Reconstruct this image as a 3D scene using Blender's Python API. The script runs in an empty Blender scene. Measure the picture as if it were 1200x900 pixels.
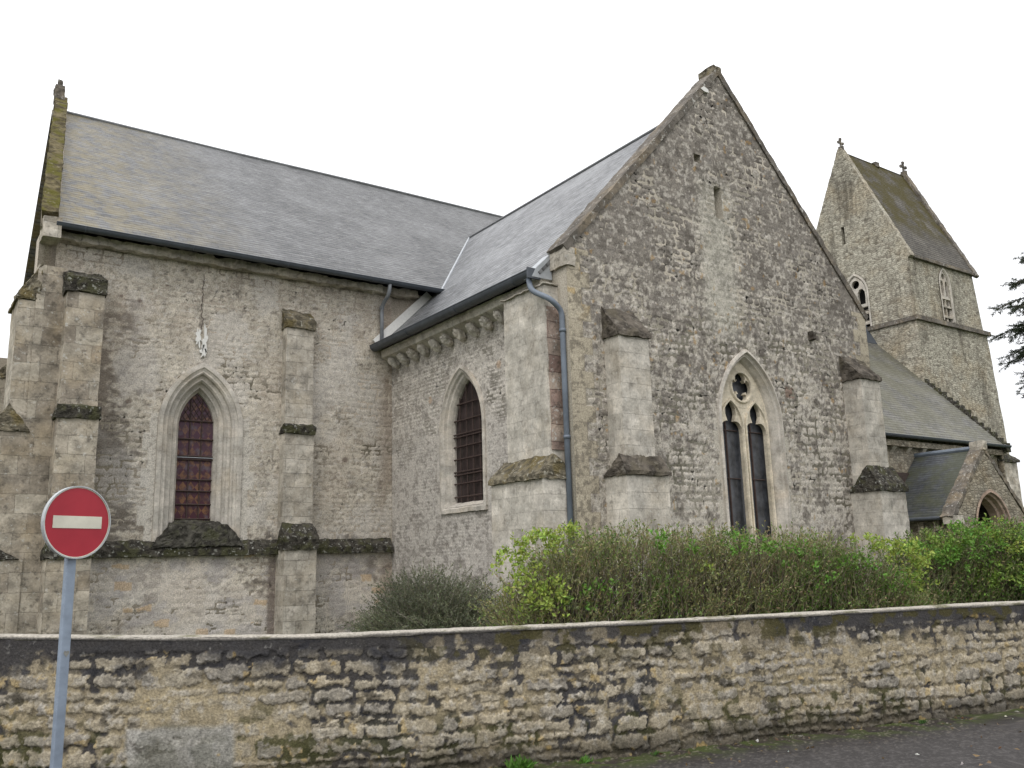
import bpy, bmesh, math, random
import numpy as np
from mathutils import Vector, Matrix, noise
from mathutils.geometry import tessellate_polygon
R = math.radians
random.seed(7)
rng = np.random.RandomState(11)
S = bpy.context.scene
COL = S.collection

# ------------------------------------------------------------------ camera
cam_d = bpy.data.cameras.new('camera'); cam = bpy.data.objects.new('camera', cam_d); COL.objects.link(cam)
S.camera = cam
YAW, PITCH, ROLL = R(35.2527), R(11.5135), R(-1.6744)
fw = Vector((math.sin(YAW)*math.cos(PITCH), math.cos(YAW)*math.cos(PITCH), math.sin(PITCH)))
rt = Vector((math.cos(YAW), -math.sin(YAW), 0)); up = rt.cross(fw)
rr = math.cos(ROLL)*rt + math.sin(ROLL)*up
uu = -math.sin(ROLL)*rt + math.cos(ROLL)*up
m = Matrix((rr, uu, -fw)).transposed().to_4x4(); m.translation = Vector((0, 0, 1.6))
cam.matrix_world = m
cam_d.sensor_width = 36; cam_d.lens = 36*1030.94/1200; cam_d.clip_end = 2000; cam_d.clip_start = .05

# ------------------------------------------------------------------ world, sun, exposure
w = bpy.data.worlds.new('World'); S.world = w; w.use_nodes = True
nt = w.node_tree; nt.nodes.clear()
out = nt.nodes.new('ShaderNodeOutputWorld'); bg = nt.nodes.new('ShaderNodeBackground')
sky = nt.nodes.new('ShaderNodeTexSky'); sky.sky_type = 'NISHITA'; sky.sun_disc = False
SUN_EL, SUN_AZ = R(48), R(235)
sky.sun_elevation = SUN_EL; sky.sun_rotation = SUN_AZ
tc = nt.nodes.new('ShaderNodeTexCoord'); sx = nt.nodes.new('ShaderNodeSeparateXYZ')
ramp = nt.nodes.new('ShaderNodeMapRange'); ramp.inputs[1].default_value = -.05; ramp.inputs[2].default_value = 1
ramp.inputs[3].default_value = 6.9; ramp.inputs[4].default_value = 15.0
cl = nt.nodes.new('ShaderNodeTexNoise'); cl.inputs['Scale'].default_value = 2.2; cl.inputs['Detail'].default_value = 5
clm = nt.nodes.new('ShaderNodeMapRange'); clm.inputs[1].default_value = .3; clm.inputs[2].default_value = .7
clm.inputs[3].default_value = .96; clm.inputs[4].default_value = 1.06
mul = nt.nodes.new('ShaderNodeMath'); mul.operation = 'MULTIPLY'
tint = nt.nodes.new('ShaderNodeVectorMath'); tint.operation = 'SCALE'; tint.inputs[0].default_value = (.985, .985, 1.0)
mix = nt.nodes.new('ShaderNodeMix'); mix.data_type = 'RGBA'; mix.inputs[0].default_value = .93
L = nt.links.new
L(tc.outputs['Generated'], sx.inputs[0]); L(sx.outputs[2], ramp.inputs[0]); L(tc.outputs['Generated'], cl.inputs['Vector'])
L(cl.outputs['Fac'], clm.inputs[0]); L(ramp.outputs[0], mul.inputs[0]); L(clm.outputs[0], mul.inputs[1])
L(mul.outputs[0], tint.inputs['Scale']); L(sky.outputs[0], mix.inputs[6]); L(tint.outputs[0], mix.inputs[7])
L(mix.outputs[2], bg.inputs[0]); bg.inputs[1].default_value = .12; L(bg.outputs[0], out.inputs[0])
sl = bpy.data.lights.new('sun', 'SUN'); sl.energy = .8; sl.angle = R(25); sl.color = (1, .96, .9)
so = bpy.data.objects.new('sun', sl); COL.objects.link(so)
so.rotation_euler = (R(90)-SUN_EL, 0, math.pi-SUN_AZ)
S.view_settings.view_transform = 'Standard'; S.view_settings.look = 'None'; S.view_settings.gamma = 1
S.view_settings.exposure = 0.32

# ------------------------------------------------------------------ helpers
def link(name, me, mat=None, parent=None):
    o = bpy.data.objects.new(name, me); COL.objects.link(o)
    if mat: me.materials.append(mat)
    if parent: o.parent = parent; o.matrix_parent_inverse = Matrix.Translation(-root_loc(parent))
    return o
def root_loc(o):
    v = Vector((0, 0, 0))
    while o: v += o.location; o = o.parent
    # mesh children keep location 0, only roots carry an offset
    return v
def thing(name, label, cat, loc=(0, 0, 0), group=None):
    o = bpy.data.objects.new(name, None); COL.objects.link(o); o.location = loc; o.empty_display_size = .2
    return tag(o, label, cat, group)
def tag(o, label, cat, group=None):
    o['label'] = label; o['category'] = cat
    if group: o['group'] = group
    return o
class P:
    """child of a thing whose vertices are in world coordinates"""
def link2(name, me, mat, parent):
    o = bpy.data.objects.new(name, me); COL.objects.link(o)
    if mat: me.materials.append(mat)
    if parent:
        o.parent = parent
        r = parent
        if r.parent is None: o.matrix_parent_inverse = Matrix.Translation(-r.location)
        # sub-parts: their parent already sits at the world origin
    return o
def bm_obj(name, bm, mat, parent=None, smooth=False, recalc=True):
    if recalc: bmesh.ops.recalc_face_normals(bm, faces=bm.faces[:])
    me = bpy.data.meshes.new(name); bm.to_mesh(me); bm.free()
    if smooth: me.polygons.foreach_set('use_smooth', [True]*len(me.polygons))
    return link2(name, me, mat, parent)
def np_mesh(name, V, F, colors=None, smooth=False):
    V = np.asarray(V, dtype=np.float32); F = np.asarray(F, dtype=np.int32)
    me = bpy.data.meshes.new(name); n = F.shape[1]
    me.vertices.add(len(V)); me.vertices.foreach_set('co', V.ravel())
    me.loops.add(F.size); me.loops.foreach_set('vertex_index', F.ravel())
    me.polygons.add(len(F)); me.polygons.foreach_set('loop_start', np.arange(0, F.size, n, dtype=np.int32))
    me.update(calc_edges=True); me.validate()
    if colors is not None:
        a = me.color_attributes.new('Col', 'FLOAT_COLOR', 'POINT')
        c = np.ones((len(V), 4), dtype=np.float32); c[:, :3] = colors
        a.data.foreach_set('color', c.ravel())
    if smooth: me.polygons.foreach_set('use_smooth', np.ones(len(F), dtype=bool))
    return me
def hexgrid(bm, c, step=.15):
    """c: 8 corners, bottom 4 ccw then top 4; each face a grid"""
    c = [Vector(p) for p in c]
    for q in ((0, 1, 2, 3), (4, 5, 6, 7), (0, 1, 5, 4), (1, 2, 6, 5), (2, 3, 7, 6), (3, 0, 4, 7)):
        a, b, d, e = [c[i] for i in q]
        nu = max(1, int(max((b-a).length, (d-e).length)/step)); nv = max(1, int(max((e-a).length, (d-b).length)/step))
        nu = min(nu, 160); nv = min(nv, 160)
        g = [[bm.verts.new((a*(1-i/nu)+b*(i/nu))*(1-j/nv)+(e*(1-i/nu)+d*(i/nu))*(j/nv)) for i in range(nu+1)] for j in range(nv+1)]
        for j in range(nv):
            for i in range(nu):
                try: bm.faces.new((g[j][i], g[j][i+1], g[j+1][i+1], g[j+1][i]))
                except ValueError: pass
def box(bm, x0, x1, y0, y1, z0, z1, step=99):
    hexgrid(bm, [(x0, y0, z0), (x1, y0, z0), (x1, y1, z0), (x0, y1, z0), (x0, y0, z1), (x1, y0, z1), (x1, y1, z1), (x0, y1, z1)], step)
def roughen(bm, amp=.01, sc=3., lump=0):
    bmesh.ops.remove_doubles(bm, verts=bm.verts[:], dist=1e-4)
    for v in bm.verts:
        p = v.co
        d = noise.noise_vector(p*sc)*amp + noise.noise_vector(p*sc*4.3)*amp*.5
        v.co = p + d
def tube(bm, pts, r, n=8, r1=None, caps=True):
    pts = [Vector(p) for p in pts]; rings = []
    for i, p in enumerate(pts):
        t = (pts[min(i+1, len(pts)-1)]-pts[max(i-1, 0)]).normalized()
        a = t.cross(Vector((0, 0, 1)))
        if a.length < .05: a = t.cross(Vector((1, 0, 0)))
        a.normalize(); b = t.cross(a)
        rad = r if r1 is None else r+(r1-r)*i/(len(pts)-1)
        rings.append([bm.verts.new(p+(a*math.cos(2*math.pi*k/n)+b*math.sin(2*math.pi*k/n))*rad) for k in range(n)])
    for i in range(len(rings)-1):
        for k in range(n): bm.faces.new((rings[i][k], rings[i][(k+1) % n], rings[i+1][(k+1) % n], rings[i+1][k]))
    if caps: bm.faces.new(rings[0]); bm.faces.new(rings[-1])

# ---- numpy noise
def vnoise(x, y, seed=0):
    xi = np.floor(x).astype(np.int64); yi = np.floor(y).astype(np.int64); fx = x-xi; fy = y-yi
    def h(a, b):
        n = (a*374761393 + b*668265263 + seed*1442695041) & 0xffffffff
        n = ((n ^ (n >> 13))*1274126177) & 0xffffffff
        return ((n ^ (n >> 16)) & 0xffff)/65535.
    fx = fx*fx*(3-2*fx); fy = fy*fy*(3-2*fy)
    return (h(xi, yi)*(1-fx)+h(xi+1, yi)*fx)*(1-fy)+(h(xi, yi+1)*(1-fx)+h(xi+1, yi+1)*fx)*fy
def fbm(x, y, seed=0, o=4):
    s = 0; a = .5; t = 0
    for i in range(o): s = s+a*vnoise(x*2**i+17.3*i, y*2**i-9.1*i, seed+i*7); t += a; a *= .55
    return s/t
def sst(a, b, x): t = np.clip((x-a)/(b-a), 0, 1); return t*t*(3-2*t)
def stones(u, v, seed, hr=(.07, .13), wr=(.12, .32), joint=.006, warp=.02, edge=.02, rough=.012, rad=.02):
    """random rubble or ashlar courses; returns height 0..1, per-stone random a, b"""
    rs = np.random.RandomState(seed)
    sh = u.shape; u = u.ravel(); v = v.ravel()
    uw = u+(fbm(u*2.3, v*2.3, seed)-.5)*warp*2.; vw = v+(fbm(u*1.6, v*3, seed+5)-.5)*warp*2.
    v0, v1 = vw.min()-.5, vw.max()+.5
    ed = [v0]
    while ed[-1] < v1: ed.append(ed[-1]+rs.uniform(*hr))
    ed = np.array(ed); row = np.searchsorted(ed, vw)-1
    H = np.zeros(len(u)); A = np.zeros(len(u)); B = np.zeros(len(u))
    u0, u1 = uw.min()-.5, uw.max()+.5
    for r in range(len(ed)-1):
        i = np.nonzero(row == r)[0]
        c = [u0-rs.uniform(0, .3)]
        while c[-1] < u1: c.append(c[-1]+rs.uniform(*wr))
        c = np.array(c); ra = rs.rand(len(c)); rb = rs.rand(len(c)); gap = joint+rs.rand(len(c))*joint*1.2
        tl = (rs.rand(len(c))-.5)*.12
        if len(i) == 0: continue
        k = np.searchsorted(c, uw[i])-1
        hw = (c[k+1]-c[k])/2; cx = (c[k+1]+c[k])/2; hh = (ed[r+1]-ed[r])/2; cy = (ed[r+1]+ed[r])/2
        lx = uw[i]-cx; ly = vw[i]-cy+lx*tl[k]*min(1, warp*40)
        qx = hw-gap[k]-np.abs(lx); qy = hh-gap[k]-np.abs(ly)
        rd = np.minimum(rad+rb[k]*rad, np.minimum(hw, hh)*.8)
        ax = np.maximum(rd-qx, 0); ay = np.maximum(rd-qy, 0)
        d = np.where((qx < rd) & (qy < rd), rd-np.hypot(ax, ay), np.minimum(qx, qy))
        H[i] = d; A[i] = ra[k]; B[i] = rb[k]
    H = H+(fbm(u*28, v*28, seed+3, 3)-.5)*rough*2
    H = sst(0, edge, H)
    return H.reshape(sh), A.reshape(sh), B.reshape(sh)
def lerp(a, b, t): return a+(b-a)*t[..., None]
def C3(*c): return np.array(c, dtype=float)

# ------------------------------------------------------------------ materials
def newmat(name):
    m = bpy.data.materials.new(name); m.use_nodes = True
    n = m.node_tree.nodes; b = n['Principled BSDF']
    return m, m.node_tree, b
def N(nt, t, **kw):
    n = nt.nodes.new(t)
    for k, v in kw.items():
        if k.startswith('i_'):
            key = k[2:]; key = int(key) if key.isdigit() else key.replace('_', ' ')
            n.inputs[key].default_value = v
        else: setattr(n, k, v)
    return n
def wcoord(nt):
    g = N(nt, 'ShaderNodeNewGeometry'); return g
def wallcoord(nt):
    """(u, z, 0) with u chosen by the face direction, from the world position"""
    g = N(nt, 'ShaderNodeNewGeometry'); L = nt.links.new
    sp = N(nt, 'ShaderNodeSeparateXYZ'); sn = N(nt, 'ShaderNodeSeparateXYZ'); L(g.outputs['Position'], sp.inputs[0]); L(g.outputs['True Normal'], sn.inputs[0])
    ax = N(nt, 'ShaderNodeMath', operation='ABSOLUTE'); ay = N(nt, 'ShaderNodeMath', operation='ABSOLUTE'); L(sn.outputs[0], ax.inputs[0]); L(sn.outputs[1], ay.inputs[0])
    gt = N(nt, 'ShaderNodeMath', operation='GREATER_THAN'); L(ax.outputs[0], gt.inputs[0]); L(ay.outputs[0], gt.inputs[1])
    mx = N(nt, 'ShaderNodeMix'); L(gt.outputs[0], mx.inputs[0]); L(sp.outputs[0], mx.inputs[2]); L(sp.outputs[1], mx.inputs[3])
    cb = N(nt, 'ShaderNodeCombineXYZ'); L(mx.outputs[0], cb.inputs[0]); L(sp.outputs[2], cb.inputs[1])
    return cb.outputs[0], g.outputs['Position']
def noisef(nt, vec, scale, detail=4, lo=.3, hi=.7, a=0., b=1., rough=.55):
    n = N(nt, 'ShaderNodeTexNoise'); n.inputs['Scale'].default_value = scale; n.inputs['Detail'].default_value = detail; n.inputs['Roughness'].default_value = rough
    nt.links.new(vec, n.inputs['Vector'])
    r = N(nt, 'ShaderNodeMapRange'); r.inputs[1].default_value = lo; r.inputs[2].default_value = hi; r.inputs[3].default_value = a; r.inputs[4].default_value = b
    nt.links.new(n.outputs['Fac'], r.inputs[0]); return r.outputs[0]
def mixc(nt, f, a, b, mode='MIX'):
    m = N(nt, 'ShaderNodeMix', data_type='RGBA', blend_type=mode); L = nt.links.new
    if hasattr(f, 'is_linked') or hasattr(f, 'node'): L(f, m.inputs[0])
    else: m.inputs[0].default_value = f
    for s, i in ((a, 6), (b, 7)):
        if hasattr(s, 'node'): L(s, m.inputs[i])
        else: m.inputs[i].default_value = (*s, 1)
    return m.outputs[2]
def bump(nt, h, b, dist=.01, strength=1., prev=None):
    n = N(nt, 'ShaderNodeBump'); n.inputs['Strength'].default_value = strength; n.inputs['Distance'].default_value = dist
    nt.links.new(h, n.inputs['Height'])
    if prev: nt.links.new(prev, n.inputs['Normal'])
    if b: nt.links.new(n.outputs[0], b.inputs['Normal'])
    return n.outputs[0]
def skin_mat(name, spot=.35, fine=40, bdist=.006, rough=.95):
    m, nt, b = newmat(name); L = nt.links.new
    at = N(nt, 'ShaderNodeAttribute', attribute_name='Col'); g = N(nt, 'ShaderNodeNewGeometry'); pos = g.outputs['Position']
    c = mixc(nt, noisef(nt, pos, fine, 5, .25, .75, 0, 1), (.58, .565, .575), (1.52, 1.47, 1.50))
    c = mixc(nt, 1., at.outputs['Color'], c, 'MULTIPLY')
    c = mixc(nt, noisef(nt, pos, 13, 6, .60, .72, 0, spot), c, (.075, .07, .062))
    c = mixc(nt, noisef(nt, pos, 21, 5, .64, .74, 0, spot), c, (.5, .49, .45))
    L(c, b.inputs['Base Color']); b.inputs['Roughness'].default_value = rough; b.inputs['Specular IOR Level'].default_value = .2
    h = noisef(nt, pos, fine*1.3, 6, 0, 1)
    bump(nt, h, b, bdist); return m
def stone_mat(name, c1, c2, bw=.42, rh=.28, mortar=.006, mcol=None, dark=.4, darkcol=(.07, .062, .052), white=.25, bd=.008, ochre=.2, dsc=2.2, jit=1.):
    m, nt, b = newmat(name); L = nt.links.new
    wc, pos = wallcoord(nt)
    nz = N(nt, 'ShaderNodeTexNoise'); nz.inputs['Scale'].default_value = 5; L(pos, nz.inputs['Vector'])
    vs = N(nt, 'ShaderNodeVectorMath', operation='SCALE'); vs.inputs['Scale'].default_value = .035*jit; L(nz.outputs['Color'], vs.inputs[0])
    va = N(nt, 'ShaderNodeVectorMath', operation='ADD'); L(wc, va.inputs[0]); L(vs.outputs[0], va.inputs[1])
    br = N(nt, 'ShaderNodeTexBrick'); br.inputs['Scale'].default_value = 1; br.inputs['Brick Width'].default_value = bw; br.inputs['Row Height'].default_value = rh
    br.inputs['Mortar Size'].default_value = mortar; br.inputs['Mortar Smooth'].default_value = .4; br.offset = .43; br.offset_frequency = 2
    br.inputs['Color1'].default_value = (*c1, 1); br.inputs['Color2'].default_value = (*c2, 1)
    br.inputs['Mortar'].default_value = (*(mcol or tuple(x*.6 for x in c1)), 1); L(va.outputs[0], br.inputs['Vector'])
    c = br.outputs['Color']
    c = mixc(nt, noisef(nt, pos, 1.7, 5, .48, .72, 0, ochre), c, (.36, .27, .14))
    f = mixc(nt, noisef(nt, pos, 30, 3, .25, .75), (.84, .84, .83), (1.16, 1.16, 1.16)); c = mixc(nt, 1., c, f, 'MULTIPLY'); f = mixc(nt, noisef(nt, pos, 3.2, 8, .3, .7, 0, 1, .7), (.64, .63, .64), (1.42, 1.39, 1.42)); c = mixc(nt, 1., c, f, 'MULTIPLY')
    d1 = noisef(nt, pos, dsc, 7, .50, .68, 0, dark, .65); c = mixc(nt, d1, c, darkcol)
    c = mixc(nt, noisef(nt, pos, 8, 7, .54, .64, 0, dark, .7), c, darkcol)
    c = mixc(nt, noisef(nt, pos, 11, 7, .58, .66, 0, white*1.6, .7), c, (.55, .54, .5))
    L(c, b.inputs['Base Color']); b.inputs['Roughness'].default_value = .95; b.inputs['Specular IOR Level'].default_value = .2
    n1 = bump(nt, noisef(nt, pos, 30, 7, 0, 1), None, bd)
    inv = N(nt, 'ShaderNodeMath', operation='SUBTRACT'); inv.inputs[0].default_value = 1; L(br.outputs['Fac'], inv.inputs[1])
    bump(nt, inv.outputs[0], b, bd*1.2, 1, n1); return m
def flat_mat(name, col, rough=.6, metal=0, var=.25, sc=12, bd=.002, spec=.4, col2=None):
    m, nt, b = newmat(name); L = nt.links.new
    tcn = N(nt, 'ShaderNodeTexCoord'); pos = tcn.outputs['Object']
    c = mixc(nt, noisef(nt, pos, sc, 5, .3, .7), tuple(x*(1-var) for x in col), col2 or tuple(min(1, x*(1+var)) for x in col))
    L(c, b.inputs['Base Color']); b.inputs['Roughness'].default_value = rough; b.inputs['Metallic'].default_value = metal
    b.inputs['Specular IOR Level'].default_value = spec
    bump(nt, noisef(nt, pos, sc*4, 4, 0, 1), b, bd); return m
def moss_mat(name, base=(.035, .032, .027), green=(.055, .06, .015), white=(.4, .4, .36), gw=.5, ww=.6, sc=9):
    m, nt, b = newmat(name); L = nt.links.new; g = N(nt, 'ShaderNodeNewGeometry'); pos = g.outputs['Position']
    c = mixc(nt, noisef(nt, pos, sc, 6, .4, .6, 0, 1), base, tuple(x*2.6 for x in base))
    c = mixc(nt, noisef(nt, pos, sc*.5, 6, .48, .6, 0, gw), c, green)
    c = mixc(nt, noisef(nt, pos, sc*1.8, 5, .59, .66, 0, ww), c, white)
    L(c, b.inputs['Base Color']); b.inputs['Roughness'].default_value = 1; b.inputs['Specular IOR Level'].default_value = .1
    bump(nt, noisef(nt, pos, sc*3, 7, 0, 1), b, .04); return m
def slate_mat(name, c1, c2, row=.11, wid=.2, rough=.42, moss=0., mosscol=(.11, .10, .03), streak=.4, mossz=None, yellow_u=None, lift=.02, spec=.5, edge=.8):
    m, nt, b = newmat(name); L = nt.links.new
    uv = N(nt, 'ShaderNodeUVMap'); pos = uv.outputs[0]
    nz = N(nt, 'ShaderNodeTexNoise'); nz.inputs['Scale'].default_value = 1.5; L(pos, nz.inputs['Vector'])
    vs = N(nt, 'ShaderNodeVectorMath', operation='SCALE'); vs.inputs['Scale'].default_value = .05; L(nz.outputs['Color'], vs.inputs[0])
    va = N(nt, 'ShaderNodeVectorMath', operation='ADD'); L(pos, va.inputs[0]); L(vs.outputs[0], va.inputs[1]); wp = va.outputs[0]
    br = N(nt, 'ShaderNodeTexBrick'); br.inputs['Scale'].default_value = 1; br.inputs['Brick Width'].default_value = wid; br.inputs['Row Height'].default_value = row
    br.inputs['Mortar Size'].default_value = .006; br.inputs['Mortar Smooth'].default_value = .3; br.offset = .5
    br.inputs['Color1'].default_value = (*c1, 1); br.inputs['Color2'].default_value = (*c2, 1); br.inputs['Mortar'].default_value = (*[x*.4 for x in c1], 1)
    L(wp, br.inputs['Vector']); c = br.outputs['Color']
    st = N(nt, 'ShaderNodeMapping'); st.inputs['Scale'].default_value = (1.0, .35, 1); L(pos, st.inputs[0])
    st2 = N(nt, 'ShaderNodeMapping'); st2.inputs['Scale'].default_value = (2.4, 9, 1); L(pos, st2.inputs[0])
    c = mixc(nt, noisef(nt, st.outputs[0], 1.1, 8, .42, .66, 0, streak*1.3, .65), c, tuple(x*.5 for x in c1)); c = mixc(nt, noisef(nt, pos, .55, 6, .48, .62, 0, .5, .6), c, tuple(min(1, x*1.5) for x in c2)); c = mixc(nt, noisef(nt, pos, 5, 7, .54, .64, 0, .3, .7), c, (.18, .178, .15)); c = mixc(nt, noisef(nt, st2.outputs[0], .7, 6, .56, .66, 0, .6, .7), c, tuple(x*.4 for x in c1))
    c = mixc(nt, noisef(nt, st2.outputs[0], 1.0, 3, .50, .72, 0, streak*.9), c, tuple(min(1, x*1.75) for x in c2))
    c = mixc(nt, noisef(nt, pos, 9, 6, .3, .7), mixc(nt, 1., c, (.78, .78, .78), 'MULTIPLY'), mixc(nt, 1., c, (1.25, 1.25, 1.25), 'MULTIPLY'))
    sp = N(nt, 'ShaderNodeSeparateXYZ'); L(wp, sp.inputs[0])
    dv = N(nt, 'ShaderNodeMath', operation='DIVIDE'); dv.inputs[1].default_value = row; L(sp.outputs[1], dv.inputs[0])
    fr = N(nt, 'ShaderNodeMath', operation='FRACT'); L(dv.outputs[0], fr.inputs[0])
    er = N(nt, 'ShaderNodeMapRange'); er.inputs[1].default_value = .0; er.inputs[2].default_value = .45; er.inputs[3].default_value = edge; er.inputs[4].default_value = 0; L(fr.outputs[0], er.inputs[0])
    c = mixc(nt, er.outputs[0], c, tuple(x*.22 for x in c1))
    if moss:
        mf = noisef(nt, pos, .9, 8, .40, .54, 0, moss, .7)
        if mossz:
            r = N(nt, 'ShaderNodeMapRange'); r.inputs[1].default_value = mossz[0]; r.inputs[2].default_value = mossz[1]; L(sp.outputs[1], r.inputs[0])
            mm = N(nt, 'ShaderNodeMath', operation='MULTIPLY'); L(mf, mm.inputs[0]); L(r.outputs[0], mm.inputs[1]); mf = mm.outputs[0]
        c = mixc(nt, mf, c, mosscol)
    if yellow_u:
        r = N(nt, 'ShaderNodeMapRange'); r.inputs[1].default_value = yellow_u[0]; r.inputs[2].default_value = yellow_u[1]; r.inputs[3].default_value = 1; r.inputs[4].default_value = 0; L(sp.outputs[0], r.inputs[0])
        mm = N(nt, 'ShaderNodeMath', operation='MULTIPLY'); L(noisef(nt, pos, 2.6, 8, .42, .56, 0, .8, .7), mm.inputs[0]); L(r.outputs[0], mm.inputs[1])
        c = mixc(nt, mm.outputs[0], c, (.17, .135, .05))
    L(c, b.inputs['Base Color']); b.inputs['Specular IOR Level'].default_value = spec
    rr_ = noisef(nt, st2.outputs[0], 1.6, 4, .3, .7, rough-.1, rough+.14); L(rr_, b.inputs['Roughness'])
    iv = N(nt, 'ShaderNodeMath', operation='SUBTRACT'); iv.inputs[0].default_value = 1; L(fr.outputs[0], iv.inputs[1])
    n1 = bump(nt, iv.outputs[0], None, lift)
    inv = N(nt, 'ShaderNodeMath', operation='SUBTRACT'); inv.inputs[0].default_value = 1; L(br.outputs['Fac'], inv.inputs[1])
    n2 = bump(nt, inv.outputs[0], None, .004, 1, n1)
    bump(nt, noisef(nt, pos, 14, 5, 0, 1), b, .008, 1, n2); return m
def rubble_mat(name, cols, sx=3.2, sy=8., dark=.4, darkcol=(.08, .07, .055), bd=.02, ochre=.2, lich=1.6):
    """irregular rubble for the farther walls"""
    m, nt, b = newmat(name); L = nt.links.new
    wc, pos = wallcoord(nt)
    nz = N(nt, 'ShaderNodeTexNoise'); nz.inputs['Scale'].default_value = 2.5; nz.inputs['Detail'].default_value = 4; L(pos, nz.inputs['Vector'])
    vs = N(nt, 'ShaderNodeVectorMath', operation='SCALE'); vs.inputs['Scale'].default_value = .12; L(nz.outputs['Color'], vs.inputs[0])
    va = N(nt, 'ShaderNodeVectorMath', operation='ADD'); L(wc, va.inputs[0]); L(vs.outputs[0], va.inputs[1])
    mp = N(nt, 'ShaderNodeMapping'); mp.inputs['Scale'].default_value = (sx, sy, 1); L(va.outputs[0], mp.inputs[0])
    v1 = N(nt, 'ShaderNodeTexVoronoi', voronoi_dimensions='2D'); v1.inputs['Scale'].default_value = 1; v1.inputs['Randomness'].default_value = .8; L(mp.outputs[0], v1.inputs['Vector'])
    v2 = N(nt, 'ShaderNodeTexVoronoi', voronoi_dimensions='2D', feature='DISTANCE_TO_EDGE'); v2.inputs['Scale'].default_value = 1; v2.inputs['Randomness'].default_value = .8; L(mp.outputs[0], v2.inputs['Vector'])
    sp = N(nt, 'ShaderNodeSeparateColor'); L(v1.outputs['Color'], sp.inputs[0])
    c = mixc(nt, sp.outputs[0], cols[0], cols[1])
    g2 = N(nt, 'ShaderNodeMapRange'); g2.inputs[1].default_value = .75; g2.inputs[2].default_value = .95; L(sp.outputs[1], g2.inputs[0]); c = mixc(nt, g2.outputs[0], c, cols[2])
    j = N(nt, 'ShaderNodeMapRange'); j.inputs[1].default_value = .0; j.inputs[2].default_value = .14; j.inputs[3].default_value = .75; j.inputs[4].default_value = 0; L(v2.outputs['Distance'], j.inputs[0])
    c = mixc(nt, j.outputs[0], c, tuple(x*.5 for x in cols[1]))
    c = mixc(nt, noisef(nt, pos, .9, 6, .45, .7, 0, ochre), c, (.34, .25, .13))
    f = mixc(nt, noisef(nt, pos, 7, 7, .3, .7), (.68, .67, .66), (1.38, 1.36, 1.35)); c = mixc(nt, 1., c, f, 'MULTIPLY')
    sv = N(nt, 'ShaderNodeMapping'); sv.inputs['Scale'].default_value = (1.4, 1.4, .3); L(pos, sv.inputs[0])
    c = mixc(nt, noisef(nt, sv.outputs[0], lich*.6, 8, .50, .66, 0, dark, .7), c, darkcol)
    c = mixc(nt, noisef(nt, pos, lich*3.5, 7, .54, .64, 0, dark*.9, .7), c, darkcol)
    L(c, b.inputs['Base Color']); b.inputs['Roughness'].default_value = .95; b.inputs['Specular IOR Level'].default_value = .2
    hh = N(nt, 'ShaderNodeMapRange'); hh.inputs[1].default_value = 0; hh.inputs[2].default_value = .2; L(v2.outputs['Distance'], hh.inputs[0])
    n1 = bump(nt, hh.outputs[0], None, bd); bump(nt, noisef(nt, pos, 20, 6, 0, 1), b, .01, 1, n1); return m

M = {}
M['skin'] = skin_mat('rubble_stone')
M['wallskin'] = skin_mat('old_rubble_wall', .25, 55, .008)
M['ashlar'] = stone_mat('pale_ashlar', (.50, .47, .40), (.34, .315, .26), .46, .30, mortar=.004, dark=.5, ochre=.25, white=.35)
M['ashlar_brown'] = stone_mat('weathered_ashlar', (.43, .395, .32), (.25, .22, .175), .5, .34, mortar=.004, dark=.6, ochre=.3, white=.4)
M['ashlar_clean'] = stone_mat('clean_ashlar', (.52, .495, .43), (.42, .40, .345), .40, .27, mortar=.003, mcol=(.40, .38, .33), dark=.34, ochre=.2, white=.3, bd=.006, jit=.4)
M['dressed'] = stone_mat('dressed_surround', (.50, .47, .41), (.43, .41, .36), .9, .36, mortar=.003, mcol=(.38, .36, .31), dark=.15, ochre=.3, bd=.003, jit=.2)
M['tracery'] = stone_mat('tracery_stone', (.60, .55, .43), (.54, .49, .38), .9, .5, mortar=.003, mcol=(.45, .41, .31), dark=.12, ochre=.1, bd=.003, jit=.1)
M['tower'] = rubble_mat('tower_rubble', ((.44, .42, .35), (.33, .31, .255), (.24, .22, .18)), 4.2, 10.5, dark=.72, ochre=.3, bd=.012)
M['coping'] = stone_mat('dark_coping', (.17, .155, .13), (.11, .10, .085), .6, .3, mortar=.004, dark=.7, ochre=.3, white=.5)
M['porch'] = rubble_mat('porch_rubble', ((.32, .295, .24), (.22, .20, .16), (.16, .14, .11)), 4.5, 10, dark=.5, ochre=.25, bd=.012)
M['moss_cap'] = moss_mat('black_moss_cap')
M['weather'] = moss_mat('lichened_weathering', (.085, .075, .055), (.13, .10, .035), (.45, .43, .36), .7, .6, 7)
M['weather_dark'] = moss_mat('dark_weathering', (.055, .048, .04), (.08, .07, .045), (.3, .28, .24), .5, .3, 5)
M['sill_moss'] = moss_mat('dark_sill_moss', (.035, .033, .028), (.045, .05, .015), (.2, .19, .16), .5, .35, 8)
M['moss_green'] = moss_mat('yellow_green_moss', (.06, .05, .028), (.085, .08, .014), (.22, .2, .14), .85, .5, 5)
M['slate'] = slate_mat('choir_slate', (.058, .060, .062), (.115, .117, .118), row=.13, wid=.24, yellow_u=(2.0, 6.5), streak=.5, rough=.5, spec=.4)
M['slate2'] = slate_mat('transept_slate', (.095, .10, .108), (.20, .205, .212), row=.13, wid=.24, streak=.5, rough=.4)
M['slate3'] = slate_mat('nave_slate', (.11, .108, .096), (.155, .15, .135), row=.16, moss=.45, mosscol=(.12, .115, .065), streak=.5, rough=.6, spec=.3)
M['slate4'] = slate_mat('porch_slate', (.055, .06, .068), (.075, .08, .088), row=.12, moss=.55, mosscol=(.07, .075, .032), streak=.5, rough=.55, spec=.3)
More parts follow.
